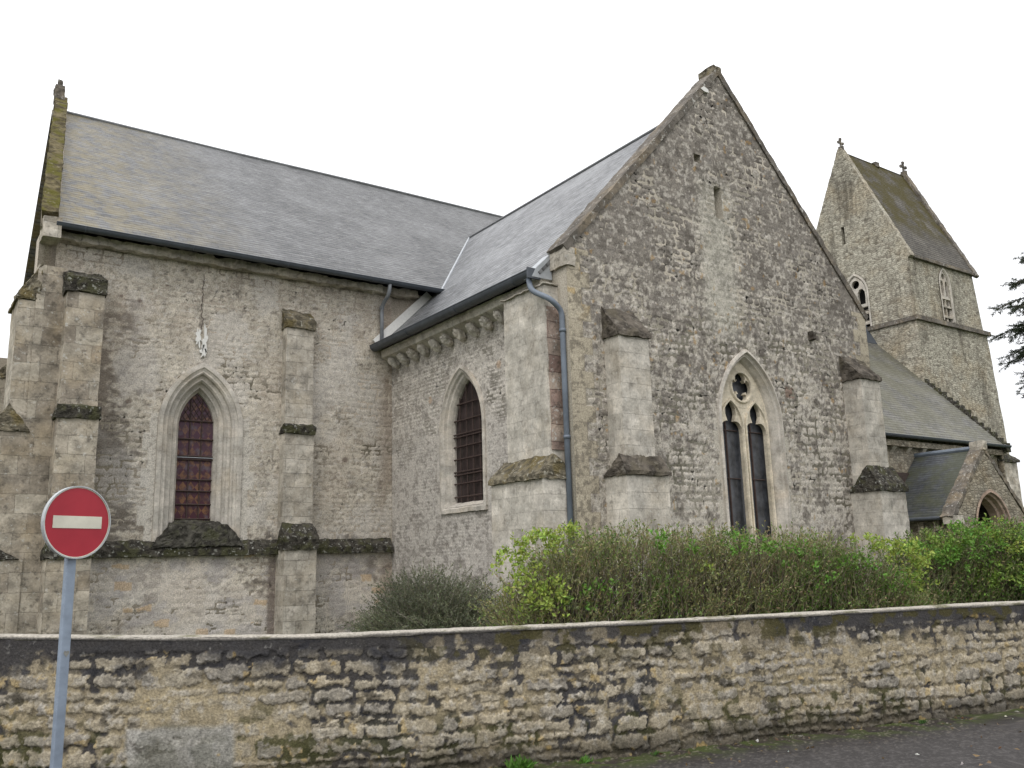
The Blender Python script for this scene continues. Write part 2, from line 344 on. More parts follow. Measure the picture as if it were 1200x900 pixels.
M['slate5'] = slate_mat('tower_stone_slate', (.075, .068, .058), (.115, .105, .09), row=.16, wid=.25, moss=1, mosscol=(.055, .045, .01), mossz=(1.4, 2.6), streak=.4, rough=.8, spec=.2)
M['zinc'] = flat_mat('dark_zinc', (.07, .08, .095), .45, 0, .2, 6)
M['ridge'] = flat_mat('ridge_zinc', (.14, .145, .15), .5, 0, .25, 6)
M['pipe'] = flat_mat('grey_blue_pipe', (.14, .165, .20), .5, 0, .25, 3)
M['pipe2'] = flat_mat('grey_pipe', (.2, .21, .225), .5, 0, .15, 6)
M['lead'] = flat_mat('lead_flashing', (.36, .38, .40), .5, 0, .15, 6)
M['iron'] = flat_mat('rusty_iron', (.055, .035, .03), .8, 0, .3, 20)
M['void'] = flat_mat('dark_interior', (.008, .007, .007), .9, 0, 0, 5)
M['glass_dark'] = flat_mat('dark_glass', (.055, .058, .066), .22, 0, .5, 5, .003, .5)
M['glass_brown'] = flat_mat('brown_glass', (.03, .02, .02), .35, 0, .5, 4, .003, .4)
M['mortar_fill'] = flat_mat('lime_fill', (.7, .69, .66), .9, 0, .08, 20)

# ------------------------------------------------------------------ frames: (u, depth into the wall, z) -> world
def FY(y0): return lambda u, d, z: (u, y0+d, z)      # wall looking towards -Y
def FX(x0): return lambda u, d, z: (x0+d, u, z)      # wall looking towards -X
def arch_pts(c, spring, w, e, r, bottom, n=14):
    Rr = w+e+r; ap = math.sqrt(max(Rr*Rr-e*e, .001)); a1 = math.atan2(ap, e)
    left = []
    for i in range(n+1):
        a = a1*i/n
        left.append((c+e-Rr*math.cos(a), spring+Rr*math.sin(a)))
    right = [(2*c-x, z) for x, z in reversed(left[:-1])]
    return [(c-w-r, bottom)]+left+right+[(c+w+r, bottom)]
def sweep_arch(bm, fr, c, spring, w, e, prof, bottom, n=14, bslope=0):
    rows = []
    for r, d in prof:
        rows.append([bm.verts.new(fr(u, d, z)) for u, z in arch_pts(c, spring, w, e, r, bottom, n)])
    for a, b in zip(rows[:-1], rows[1:]):
        for k in range(len(a)-1): bm.faces.new((a[k], a[k+1], b[k+1], b[k]))
def poly_slab(bm, fr, outer, holes, d0, d1):
    loops = [outer]+holes
    tri = tessellate_polygon([[Vector((u, z, 0)) for u, z in lp] for lp in loops])
    flat = [p for lp in loops for p in lp]
    vs = {}
    for d in (d0, d1): vs[d] = [bm.verts.new(fr(u, d, z)) for u, z in flat]
    for d in (d0, d1):
        for t in tri:
            try: bm.faces.new([vs[d][i] for i in t])
            except ValueError: pass
    k = 0
    for lp in loops:
        n = len(lp)
        for i in range(n):
            a, b = k+i, k+(i+1) % n
            try: bm.faces.new((vs[d0][a], vs[d0][b], vs[d1][b], vs[d1][a]))
            except ValueError: pass
        k += n
def wall_skin(fr, u0, u1, z0, ztop, res, holes, field, disp=.03, zmax=None):
    """grid skin standing out of the wall; returns V, F, colours"""
    nu = int((u1-u0)/res); us = np.linspace(u0, u1, nu+1)
    zt = ztop(us); nv = int((zt.max()-z0)/res)
    T = np.linspace(0, 1, nv+1)
    U = np.repeat(us[None, :], nv+1, 0); Z = z0+(zt[None, :]-z0)*T[:, None]
    # grid rows shared in height where possible: clamp instead of squeeze
    Zr = z0+(zt.max()-z0)*T[:, None]+0*U; Z = np.minimum(Zr, zt[None, :])
    H, Cc = field(U, Z)
    V = np.empty(U.shape+(3,))
    p = fr(U, -H*disp, Z)
    for i in range(3): V[..., i] = p[i]
    idx = np.arange(U.size).reshape(U.shape)
    F = np.stack([idx[:-1, :-1], idx[:-1, 1:], idx[1:, 1:], idx[1:, :-1]], -1).reshape(-1, 4)
    cu = ((U[:-1, :-1]+U[1:, 1:])/2).ravel(); cz = ((Z[:-1, :-1]+Z[1:, 1:])/2).ravel()
    keep = (Z[1:, :-1]-Z[:-1, :-1]).ravel() > 1e-5
    for h in holes: keep &= ~h(cu, cz)
    return V.reshape(-1, 3), F[keep], Cc.reshape(-1, 3)
def inarch(c, spring, w, e, bottom, grow=0.):
    def f(u, z):
        Rr = w+e+grow; du = np.abs(u-c)
        return np.where(z < spring, (du < w+grow) & (z > bottom), np.hypot(du+e, z-spring) < Rr)
    return f
def join_body(me_name, skin, bm, body_col, mat, parent):
    """one mesh: skin grid plus plain body"""
    V, F, Cc = skin
    bmesh.ops.triangulate(bm, faces=bm.faces[:])
    bm.verts.ensure_lookup_table(); bmesh.ops.recalc_face_normals(bm, faces=bm.faces[:])
    bv = np.array([v.co[:] for v in bm.verts]); bm.verts.index_update()
    bf = np.array([[v.index for v in f.verts] for f in bm.faces]); bm.free()
    tri = np.concatenate([F[:, [0, 1, 2]], F[:, [0, 2, 3]]])
    used = np.unique(F); rm = -np.ones(len(V), dtype=int); rm[used] = np.arange(len(used))
    V = V[used]; Cc = Cc[used]; tri = rm[tri]
    VV = np.concatenate([V, bv]); FF = np.concatenate([tri, bf+len(V)])
    CC = np.concatenate([Cc, np.tile(body_col, (len(bv), 1))])
    me = np_mesh(me_name, VV, FF, CC)
    return link2(me_name, me, mat, parent)

# ================================================================== GROUND
WL = [(-7.0, 14.2), (-2.6, 11.0), (-.6, 9.1), (.55, 8.15), (1.55, 7.42), (2.6, 6.83), (3.6, 6.40), (4.54, 6.10), (5.74, 5.77), (6.85, 5.52), (8.0, 5.20), (9.8, 4.77), (14.0, 3.75), (20.0, 2.2)]
WL = [Vector((a, b)) for a, b in WL]
ws = [0.]
for a, b in zip(WL[:-1], WL[1:]): ws.append(ws[-1]+(b-a).length)
WLa = np.array([tuple(p) for p in WL]); ws = np.array(ws)
from math import floor
def cr(t):     # smooth position on the wall line by arc length
    x = np.interp(t, ws, WLa[:, 0]); y = np.interp(t, ws, WLa[:, 1])
    k = np.array([-.6, -.3, 0, .3, .6]); x = sum(np.interp(t+d, ws, WLa[:, 0]) for d in k)/5; y = sum(np.interp(t+d, ws, WLa[:, 1]) for d in k)/5
    return x, y
def wall_frame(t):
    x, y = cr(t); x2, y2 = cr(t+.02); x1, y1 = cr(t-.02)
    dx, dy = x2-x1, y2-y1; l = np.hypot(dx, dy); return x, y, dy/l, -dx/l     # outward normal (towards the road)

bm = bmesh.new(); s = 400
vs = [bm.verts.new(p) for p in ((-s, -s, -.06), (s, -s, -.06), (s, s, -.06), (-s, s, -.06))]; bm.faces.new(vs)
M['grass'] = flat_mat('grass_ground', (.05, .07, .025), 1, 0, .4, 1.5, .02, .1)
o = bm_obj('ground', bm, M['grass']); o['kind'] = 'structure'
# churchyard lawn behind the wall
bm = bmesh.new()
pts = [(a, b+.3) for a, b in WLa]
vs = [bm.verts.new((a, b, .14)) for a, b in pts]+[bm.verts.new(p) for p in ((70, 2.5, .14), (70, 60, .14), (-40, 60, .14), (-40, 14.5, .14))]
bm.faces.new(vs)
o = bm_obj('churchyard_ground', bm, M['grass']); o['kind'] = 'structure'
# road: fine strip beside the wall, plain sheet beyond
def road_strip():
    t0, t1 = 0., ws[-1]; tt = np.concatenate([np.arange(0, 9, .15), np.arange(9, 18.5, .02), np.arange(18.5, t1, .1)])
    dd = np.concatenate([np.linspace(-.12, 1.6, 87), np.arange(1.8, 14, .4)])
    T, D = np.meshgrid(tt, dd)
    x, y, nx, ny = wall_frame(T)
    X = x+nx*D; Y = y+ny*D
    n = fbm(X*3, Y*3, 3, 5)
    Z = (fbm(X*1.2, Y*1.2, 5)-.5)*.03+(fbm(X*30, Y*30, 8, 3)-.5)*.008*(D < 1.8)
    Cc = np.zeros(X.shape+(3,)); Cc[:] = (.040, .038, .036)
    Cc *= (.75+.5*fbm(X*7, Y*7, 9))[..., None]
    sp = sst(.55, .7, fbm(X*45, Y*45, 21, 2)); Cc = lerp(Cc, C3(.11, .105, .10), sp*.45)
    damp = (1-sst(.1, .75, D+(n-.5)*.6)); Cc = lerp(Cc, C3(.022, .019, .016), damp*.75)
    ms = (1-sst(.02, .55, D+(fbm(X*5, Y*5, 31)-.5)*.45)); ms *= sst(.35, .6, fbm(X*9, Y*9, 41)); Cc = lerp(Cc, C3(.055, .075, .018), ms*.85)
    Z += ms*.015*fbm(X*50, Y*50, 51, 2); er = sst(.0, .5, .35-D+(fbm(X*2, Y*2, 52)-.5)*.5)*(1-ms); Cc = lerp(Cc, C3(.06, .048, .035), er*.6); gr_ = sst(.70, .76, fbm(X*60, Y*60, 53, 2))*sst(1.1, .1, D); Cc = lerp(Cc, C3(.22, .2, .16), gr_*.6)
    idx = np.arange(X.size).reshape(X.shape)
    F = np.stack([idx[:-1, :-1], idx[:-1, 1:], idx[1:, 1:], idx[1:, :-1]], -1).reshape(-1, 4)[:, ::-1]
    me = np_mesh('road', np.stack([X, Y, Z], -1).reshape(-1, 3), F, Cc.reshape(-1, 3))
    o = link2('road', me, skin_mat('wet_asphalt', .1, 90, .004, .75), None); o['kind'] = 'structure'
road_strip()

# ================================================================== BOUNDARY WALL
def top_z(t):
    x, y = cr(t); return np.interp(t, [0, 9, 11, 12.2, 13.5, 16, 19, 30], [1.22, 1.2, 1.13, 1.09, 1.085, 1.065, 1.05, 1.0])
def boundary():
    res = .0085
    t = np.concatenate([np.arange(0, 6.3, .05), np.arange(6.3, 19.8, res), np.arange(19.8, ws[-1], .05)])
    v = np.arange(-.05, 1.0001, res/1.1)
    T, Vv = np.meshgrid(t, v); x, y, nx, ny = wall_frame(T); TZ = top_z(T); Z = -.05+(TZ+.05)*((Vv+.05)/(v.max()+.05))
    H, A, B = stones(T, Z, 5, (.08, .17), (.13, .38), .004, .07, .022, .034, .025)
    big = stones(T, Z, 9, (.06, .11), (.10, .30), .004, .06, .02, .03, .018)
    reg = sst(.5, .56, fbm(T*.7, Z*1.5, 77)); H = H*(1-reg)+big[0]*reg; A = A*(1-reg)+big[1]*reg
    mort = .38+.55*sst(.42, .58, fbm(T*1.1, Z*2.2, 12, 5))*sst(.0, .3, Z)   # smeared mortar level
    mort += (fbm(T*14, Z*14, 60, 3)-.5)*.35
    low = sst(.55, .05, Z); mort -= low*.18
    hst = H*(.85+.4*B)
    isst = sst(-.12, .22, hst-mort+.3*(fbm(T*11, Z*11, 61, 4)-.5)); h = np.maximum(hst, mort)
    # big dressed block low on the left
    bt, bz = 9.43, .26
    bx, by, _, _ = wall_frame(T)
    # block position by arc length
    blk = sst(0, .06, np.minimum(.42-np.abs(T-BT)-.06*(fbm(T*6, Z*6, 4)-.5), .27-np.abs(Z-.22)+.03*(fbm(T*8, Z*8, 7)-.5)))
    h = h*(1-blk)+blk*(1.05+.06*fbm(T*20, Z*20, 90, 3)); isst = np.maximum(isst*(1-blk), blk)
    # render band on top
    band = sst(.0, .035, Z-(TZ-.13-.09*(fbm(T*1.6, Z*0+3, 15)-.4)-.06*(fbm(T*8, Z*2, 16)-.5)))
    h = h*(1-band)+band*(.85+.2*fbm(T*10, Z*10, 17, 4)); isst = isst*(1-band)
    # colour
    n1 = fbm(T*22, Z*22, 101, 4); n2 = fbm(T*5, Z*5, 102, 4)
    stc = lerp(np.broadcast_to(C3(.30, .285, .235), T.shape+(3,)), C3(.38, .35, .27), A); stc = lerp(stc, C3(.24, .24, .23), sst(.6, .9, B)*.7)
    stc = lerp(stc, C3(.46, .44, .37), sst(.55, .75, n1)*.5)
    moc = lerp(np.broadcast_to(C3(.29, .262, .185), T.shape+(3,)), C3(.39, .35, .25), n2)
    Cc = lerp(moc, C3(0, 0, 0), 0*T); Cc = moc*(1-isst[..., None])+stc*isst[..., None]
    Cc = lerp(Cc, C3(.27, .285, .28), blk*.85); Cc = lerp(Cc, C3(.42, .43, .42), blk*sst(.5, .65, fbm(T*7, Z*7, 97, 4))*.6)
    Cc *= ((.60+.52*n1)[..., None]*C3(1.02, .985, .90))
    deep = sst(.40, .2, h)*(1-band)*sst(.35, .6, fbm(T*1.5, Z*2, 66)); Cc = lerp(Cc, C3(.06, .052, .038), deep*.75)
    cr_ = sst(.56, .63, fbm(T*11, Z*18, 68, 5))*sst(.46, .58, fbm(T*2.2, Z*3, 69, 4)); Cc = lerp(Cc, C3(.05, .045, .034), cr_*.8); w_ = sst(.60, .70, fbm(T*17, Z*17, 70, 4)); Cc = lerp(Cc, C3(.44, .43, .38), w_*.4)
    # black algae: band plus drips running down the joints
    drip = fbm(T*2.6, Z*.55, 201, 4); bandm = sst(.40, .0, (TZ-Z))
    d2 = fbm(T*1.5, Z*.9, 208, 5); blkm = sst(.500, .565, drip*.38+d2*.38+bandm*.20+.26*(fbm(T*10, Z*9, 202)-.5)-.15*(isst-.5)*(1-band)+.035*sst(14.2, 12.6, T))
    left = sst(13.2, 12.0, T)*sst(.0, .3, Z)
    topb = sst(.38, .14, TZ-Z+(fbm(T*4, Z*1.2, 203)-.5)*.34+.10*isst)*(.35+.65*sst(.30, .52, fbm(T*.55, Z*.2, 204)+.22*sst(13.5, 12.5, T)+.1*sst(16.4, 17, T)))
    blkm = np.maximum(blkm*.9, topb)
    bx2 = sst(.44, .52, fbm(T*1.3+3, Z*1.6, 205))*sst(.6, .2, np.abs(T-9.3))*sst(.75, .6, TZ-Z); blkm = np.maximum(blkm, bx2*(1-isst*.8)*.95)
    Cc = lerp(Cc, C3(.028, .030, .036), np.clip(blkm, 0, .92)*(1-.5*isst*(1-topb)))
    # moss low and left
    gm = sst(.47, .58, fbm(T*7, Z*7, 301, 5))*sst(.62, .15, Z+.4*(fbm(T, Z, 302)-.5)-.15*sst(13.5, 11.5, T))*(1-.7*isst)
    Cc = lerp(Cc, C3(.045, .048, .016), gm*.9)
    bt_ = sst(.26, .04, Z+.12*(fbm(T*3, Z*3, 303)-.5)); Cc = lerp(Cc, C3(.045, .04, .03), bt_*.8)
    tm = sst(.54, .60, fbm(T*7, Z*9, 305, 5))*sst(.42, .1, TZ-Z)*sst(12.6, 13.6, T); Cc = lerp(Cc, C3(.06, .055, .018), tm*.8)
    och = sst(.70, .76, fbm(T*8, Z*8, 306)); Cc = lerp(Cc, C3(.38, .28, .10), och*.5*isst)
    D = h*.024+.02*(fbm(T*.9, Z*.9, 401)-.5)
    X = x+nx*D; Y = y+ny*D
    V = np.stack([X, Y, Z], -1); idx = np.arange(T.size).reshape(T.shape)
    F = np.stack([idx[:-1, :-1], idx[:-1, 1:], idx[1:, 1:], idx[1:, :-1]], -1).reshape(-1, 4)
    me = np_mesh('stone_face', V.reshape(-1, 3), F, Cc.reshape(-1, 3))
    root = thing('boundary_wall', 'low rubble stone wall with black streaks and a pale cement top along the road', 'wall', (4.54, 6.25, 0))
    link2('stone_face', me, M['wallskin'], root)
    # cement capping and back
    tt = np.concatenate([np.arange(0, 6.3, .1), np.arange(6.3, 19.8, .02), np.arange(19.8, ws[-1], .1)])
    prof = [(.026, -.03), (.034, -.022), (.036, -.010), (.030, .0), (.01, .006), (-.05, .010), (-.10, .008), (-.145, .0), (-.16, -.03), (-.16, -1.4)]
    rows = []; cols = []
    for i, (d, z) in enumerate(prof):
        x, y, nx, ny = wall_frame(tt); tz = top_z(tt)
        dd = d+(fbm(tt*3, tt*0+i*.3, 71)-.5)*.02; zz = tz+z+(fbm(tt*1.3, tt*0+i*.2, 72)-.5)*.012+(fbm(tt*14, tt*0+i, 73)-.5)*.008
        rows.append(np.stack([x+nx*dd, y+ny*dd, zz], -1))
        c = lerp(np.broadcast_to(C3(.27, .26, .22), tt.shape+(3,)), C3(.40, .38, .32), fbm(tt*8, tt*0+i*.7, 74))
        if i < 3: c = lerp(c, C3(.06, .06, .06), (.95-.2*i)*sst(.25, .5, fbm(tt*2, tt*0+i, 75)))
        c = lerp(c, C3(.10, .10, .045), sst(.62, .72, fbm(tt*5, tt*0+i*.4, 76))*.7)
        cols.append(c)
    V = np.stack(rows); idx = np.arange(V.shape[0]*V.shape[1]).reshape(V.shape[:2])
    F = np.stack([idx[:-1, :-1], idx[:-1, 1:], idx[1:, 1:], idx[1:, :-1]], -1).reshape(-1, 4)
    me = np_mesh('cement_capping', V.reshape(-1, 3), F, np.stack(cols).reshape(-1, 3))
    link2('cement_capping', me, M['wallskin'], root)
# arc length of the block: about x=1.9
_tt = np.linspace(0, ws[-1], 3000); _xx, _yy = cr(_tt)
def t_at_ratio(r): return float(_tt[np.argmin(np.abs(_xx-r*_yy))])
BT = t_at_ratio(.271)
boundary()

# ================================================================== CHURCH
church = thing('church', 'old grey stone parish church with slate roofs, pointed windows and a saddleback bell tower', 'church', (9.3, 18, 0))
XT, YG = 9.29, 11.31
# --- colour fields
def base_field(seed, pal, hr, wr, joint=.005, warp=.02, mort=(.36, .335, .275), rel=1., edge=.014, hole=.3):
    def f(U, Z):
        H, A, B = stones(U, Z, seed, hr, wr, joint, warp, edge, .016, .03)
        c = lerp(np.broadcast_to(C3(*pal[0]), U.shape+(3,)), C3(*pal[1]), A); c = lerp(c, C3(*pal[2]), sst(.6, 1, B)*.8)
        fill = .75*sst(.40, .62, fbm(U*1.6, Z*2.2, seed+50, 5))       # joints flushed with mortar here
        Hn = np.maximum(H, fill*.85)
        mc = np.broadcast_to(C3(*mort), U.shape+(3,))
        c = mc*(1-H[..., None])+c*H[..., None]
        hol = (1-H)*(1-fill)*sst(.5, .62, fbm(U*7, Z*7, seed+51, 3)); c = lerp(c, C3(.07, .062, .052), hol*hole*1.6)
        Hn = Hn-hol*.5
        fs = sst(.66, .76, fbm(U*18, Z*18, seed+60, 3)); c = lerp(c, C3(.10, .092, .08), fs*.6); fw_ = sst(.64, .74, fbm(U*15+7, Z*15, seed+61, 3)); c = lerp(c, C3(.50, .485, .44), fw_*.55)
        c = c*(.72+.56*fbm(U*6, Z*6, seed+52, 5))[..., None]
        return Hn*rel, c, A, B
    return f
def quoin(U, Z, u_edge, side, seed=3, w0=.30, w1=.50, rh=.30):
    k = np.floor(Z/rh); w = np.where(k % 2 == 0, w0, w1); d = (U-u_edge)*side
    q = (d < w)
    j = np.minimum(np.minimum((Z/rh-k)*rh, (k+1-Z/rh)*rh), w-d); jm = sst(.002, .014, j)
    h = vnoise(k*3.1+.5, k*0+side, seed)
    return q, jm, h
def choir_field():
    base = base_field(21, ((.46, .43, .355), (.39, .36, .29), (.31, .28, .225)), (.06, .17), (.10, .36), .004, .07, (.43, .405, .335), edge=.035, hole=.15)
    def f(U, Z):
        H, c, A, B = base(U, Z)
        # ashlar zone round the window
        din = np.where(Z < 4.5, np.abs(U-5)-.82, np.hypot(np.abs(U-5)+.62, Z-4.5)-1.44)
        k = np.floor(Z/.36); ww = np.where(k % 2 == 0, .13, .26)+.06*vnoise(k*1.7, k*0, 8)
        az = sst(.02, 0, din-ww)*(Z < 4.7)*(Z > 2.2); c = lerp(c, C3(.46, .445, .39)*1., az*.75); H = H*(1-az)+az*.9
        # dark lichen near the left buttress and in patches
        ln = fbm(U*2.2, Z*2.6, 301, 6); l2 = fbm(U*9, Z*14, 302, 5)
        wgt = sst(4.3, 2.9, U)*.42*sst(7.4, 6.3, Z)*sst(2.0, 2.6, Z)+sst(2.6, 2.2, Z)*.15+.02
        lk = sst(.56, .72, ln*.5+l2*.5+wgt*.75-.04-.15*az)
        c = lerp(c, C3(.085, .073, .06), lk*.8)
        l3 = fbm(U*16, Z*20, 309, 4); c = lerp(c, C3(.15, .135, .11), sst(.60, .68, l3)*.5)
        # grimy band in shelter of the eaves, brownish
        c = lerp(c, C3(.34, .285, .215), sst(.45, .7, fbm(U*1.4, Z*1.2, 303, 4))*.22*(1-az)); c = lerp(c, C3(.48, .47, .43), sst(.52, .68, fbm(U*1.1+4, Z*.9, 310, 5))*.4)
        # below the string: greyer, with a few ochre bricks
        lo = sst(2.0, 1.9, Z); c = lerp(c, C3(.46, .435, .385), lo*.45*sst(.3, .6, fbm(U*1.5, Z*2, 307, 5))); c = lerp(c, C3(.30, .29, .28), lo*.5*sst(.5, .62, fbm(U*3, Z*4, 308, 5)))
        oc = (A > .965)*lo*(H > .5); c = lerp(c, C3(.40, .29, .16), oc*.6)
        side_shade = sst(6.42, 6.5, U)*sst(6.72, 6.66, U)*lo; c = lerp(c, C3(.10, .08, .065), side_shade*.75)  # shaded side face of the buttress, painted as a dark strip on the wall
        c = c*(1.08+.14*lo)[..., None]
        # putlog stones
        for (a, b, r) in ((3.35, 7.0, .05), (3.7, 6.95, .06), (3.6, 4.9, .07), (8.15, 3.95, .09), (8.0, 7.1, .05), (7.9, 6.9, .04), (4.2, 7.35, .04)):
            dd = sst(r, r*.6, np.hypot(U-a, (Z-b)*1.3)+.02*(l2-.5)); c = lerp(c, C3(.13, .10, .08), dd*.8)
        # stain down the return at the transept corner
        cs = sst(.5, .1, 9.29-U)*sst(.35, .6, fbm(U*2, Z*.8, 305)+.1); c = lerp(c, C3(.20, .155, .11), cs*.55)
        return H, c
    return f
def gable_field():
    base = base_field(33, ((.46, .435, .37), (.38, .355, .295), (.27, .25, .205)), (.10, .19), (.12, .30), .005, .06, (.42, .40, .335), hole=.2, edge=.04)
    def f(U, Z):
        H, c, A, B = base(U, Z)
        l1 = .5*fbm(U*1.3, Z*1.0, 401, 6)+.5*fbm(U*4.5, Z*.7, 408, 5); l2 = fbm(U*5.5, Z*5.5, 402, 5); l3 = fbm(U*14, Z*14, 403, 4)
        rake = np.minimum((U-9.3)*1.10+7.0-Z, (18.03-U)*1.08+6.95-Z)         # height below the rake
        wgt = .11*sst(4.8, 8.2, Z)+.15*sst(1.8, .2, rake)+.05*sst(2.0, 4.5, Z)-.035*sst(6.0, 3.5, Z)-.16*sst(.9, .25, np.abs(U-(13.2+.0*Z)))*sst(5.8, 6.5, Z)*sst(9.3, 8.6, Z)
        lk = sst(.505, .605, l1*.18+l2*.36+l3*.46+wgt*.95)
        c = lerp(c, C3(.085, .075, .066), lk*.64)
        dk = (B > .84)*(H > .3)*sst(.4, .6, l1+wgt); c = lerp(c, C3(.11, .10, .085), dk*.45)
        blot = sst(.60, .68, fbm(U*4.2, Z*4.2, 404, 3)); c = lerp(c, C3(.10, .09, .075), blot*.65*sst(10.5, 11.5, U))
        c = lerp(c, C3(.40, .40, .33), sst(.70, .2, np.abs(U-13.2-.1*(l1-.5)))*sst(5.6, 6.3, Z)*sst(9.6, 8.6, Z)*.45)
        c = lerp(c, C3(.46, .44, .38), sst(.60, .68, fbm(U*13, Z*13, 406, 3))*.65)
        oc = sst(.76, .80, fbm(U*6, Z*6, 405, 3)); c = lerp(c, C3(.33, .21, .07), oc*.5)
        rb = sst(.16, .12, np.abs(U-15.05))*sst(.13, .1, np.abs(Z-4.9)); c = lerp(c, C3(.17, .115, .085), rb*.8)
        for edge, sd in ((9.25, 1), (18.03, -1)):
            q, jm, hq = quoin(U, Z, edge, sd, 5)
            qc = lerp(np.broadcast_to(C3(.43, .395, .30), U.shape+(3,)), C3(.33, .30, .225), hq)
            qc = lerp(qc, C3(.10, .09, .07), sst(.5, .62, l2*.5+l3*.5)*.6); qc = lerp(qc, C3(.2, .18, .14), (1-jm)*.6)
            if sd > 0: qc = lerp(qc, C3(.42, .27, .05), sst(.6, .7, fbm(U*5, Z*5, 407, 3))*.5*sst(5.5, 6.5, Z))
            qm = q & (Z < 7.0)
            c = np.where(qm[..., None], qc, c); H = np.where(qm, .75+.25*jm, H)
        # ashlar ring at the window
        din = np.where(Z < 4.2, np.abs(U-13.75)-.93, np.hypot(np.abs(U-13.75)+.67, Z-4.2)-1.6)
        k = np.floor(Z/.33); az = sst(.02, 0, din-np.where(k % 2 == 0, .05, .16))*(Z < 4.3)
        c = lerp(c, C3(.44, .42, .35), az*.85); H = H*(1-az)+az*.9
        return H, c
    return f
def side_field():
    base = base_field(45, ((.50, .48, .42), (.44, .42, .365), (.37, .35, .30)), (.05, .09), (.10, .28), .005, .03, (.45, .43, .38), hole=.42, edge=.022)
    def f(U, Z):
        H, c, A, B = base(U, Z)
        sm = sst(4.6, 3.9, Z+.5*(fbm(U, Z, 88)-.5)); H = H*(1-.5*sm)+.5*sm*.8; c = lerp(c, C3(.43, .415, .375), sm*.5)
        pt = sst(.62, .7, fbm(U*2.5, Z*3, 501, 5)); c = lerp(c, C3(.14, .125, .10), pt*.35)
        lk = sst(.58, .68, fbm(U*8, Z*12, 502, 5)+.06*sst(3.2, 2.2, Z)); c = lerp(c, C3(.15, .14, .12), lk*.5)
        for (a, b) in ((16.25, 5.1), (13.6, 5.35)):
            dd = sst(.10, .06, np.hypot(U-a, Z-b)); c = lerp(c, C3(.36, .25, .15), dd*.6)
        din = np.where(Z < 4.3, np.abs(U-14.95)-.85, np.hypot(np.abs(U-14.95)+.57, Z-4.3)-1.42)
        k = np.floor(Z/.30); az = sst(.02, 0, din-np.where(k % 2 == 0, .06, .18)); az = az*(Z < 4.6)*(Z > 2.75); c = lerp(c, C3(.46, .44, .39), az*.7); H = H*(1-az)+az*.9
        return H, c
    return f

# --- choir (tall part on the left)
CW = dict(c=5.0, spring=4.5, w=.82, e=.62)
hole_c = arch_pts(5.0, 4.5, .82, .62, -.01, 2.2)
bm = bmesh.new()
poly_slab(bm, FY(18.03), [(1.86, 0), (19, 0), (19, 8.05), (1.86, 8.05)], [hole_c], 0, .6)
# far side and west end of the choir
box(bm, 1.86, 19, 29.6, 30, 0, 8.05)
poly_slab(bm, FX(18.6), [(18.7, 0), (29.6, 0), (29.6, 8.0), (24.0, 13.3), (18.7, 8.7)], [], 0, .4)
# east gable wall, slightly out of square
def FE(u, d, z): return (1.84+.118*(u-18)+d, u, z)
poly_slab(bm, FE, [(18.02, 0), (29.9, 0), (29.9, 8.2), (24, 13.75), (17.72, 8.35), (17.72, 8.05), (18.02, 8.05)], [], 0, .3)
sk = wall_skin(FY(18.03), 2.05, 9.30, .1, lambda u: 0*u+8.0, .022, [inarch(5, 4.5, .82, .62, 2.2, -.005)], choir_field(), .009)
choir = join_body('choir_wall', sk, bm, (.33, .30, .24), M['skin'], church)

def window_part(name, fr, c, spring, w, e, prof, bottom, mat, label=None, n=18):
    bm = bmesh.new(); sweep_arch(bm, fr, c, spring, w, e, prof, bottom, n)
    o = bm_obj(name, bm, mat, church, recalc=False)
    if label: o['label'] = label
    return o
def pane(name, fr, c, spring, w, e, r, bottom, d, mat, parent, label=None):
    bm = bmesh.new(); poly_slab(bm, fr, arch_pts(c, spring, w, e, r, bottom), [], d, d+.02)
    o = bm_obj(name, bm, mat, parent)
    if label: o['label'] = label
    return o
def grid_bars(fr, c, spring, w, e, r, bottom, top, d, vs, hs, rad, n=5):
    bm = bmesh.new(); W = w+r; Rr = w+e+r
    for k in vs:
        u = c+k*W; du = abs(u-c); zt = spring+math.sqrt(max(Rr*Rr-(du+e)**2, 0)); tube(bm, [fr(u, d, bottom), fr(u, d, zt)], rad, n)
    for z in hs:
        hw = W if z < spring else max(0, math.sqrt(max(Rr*Rr-(z-spring)**2, 0))-e)
        if hw > .03: tube(bm, [fr(c-hw-.03, d-.012, z), fr(c+hw+.03, d-.012, z)], rad*1.25, n)
    return bm
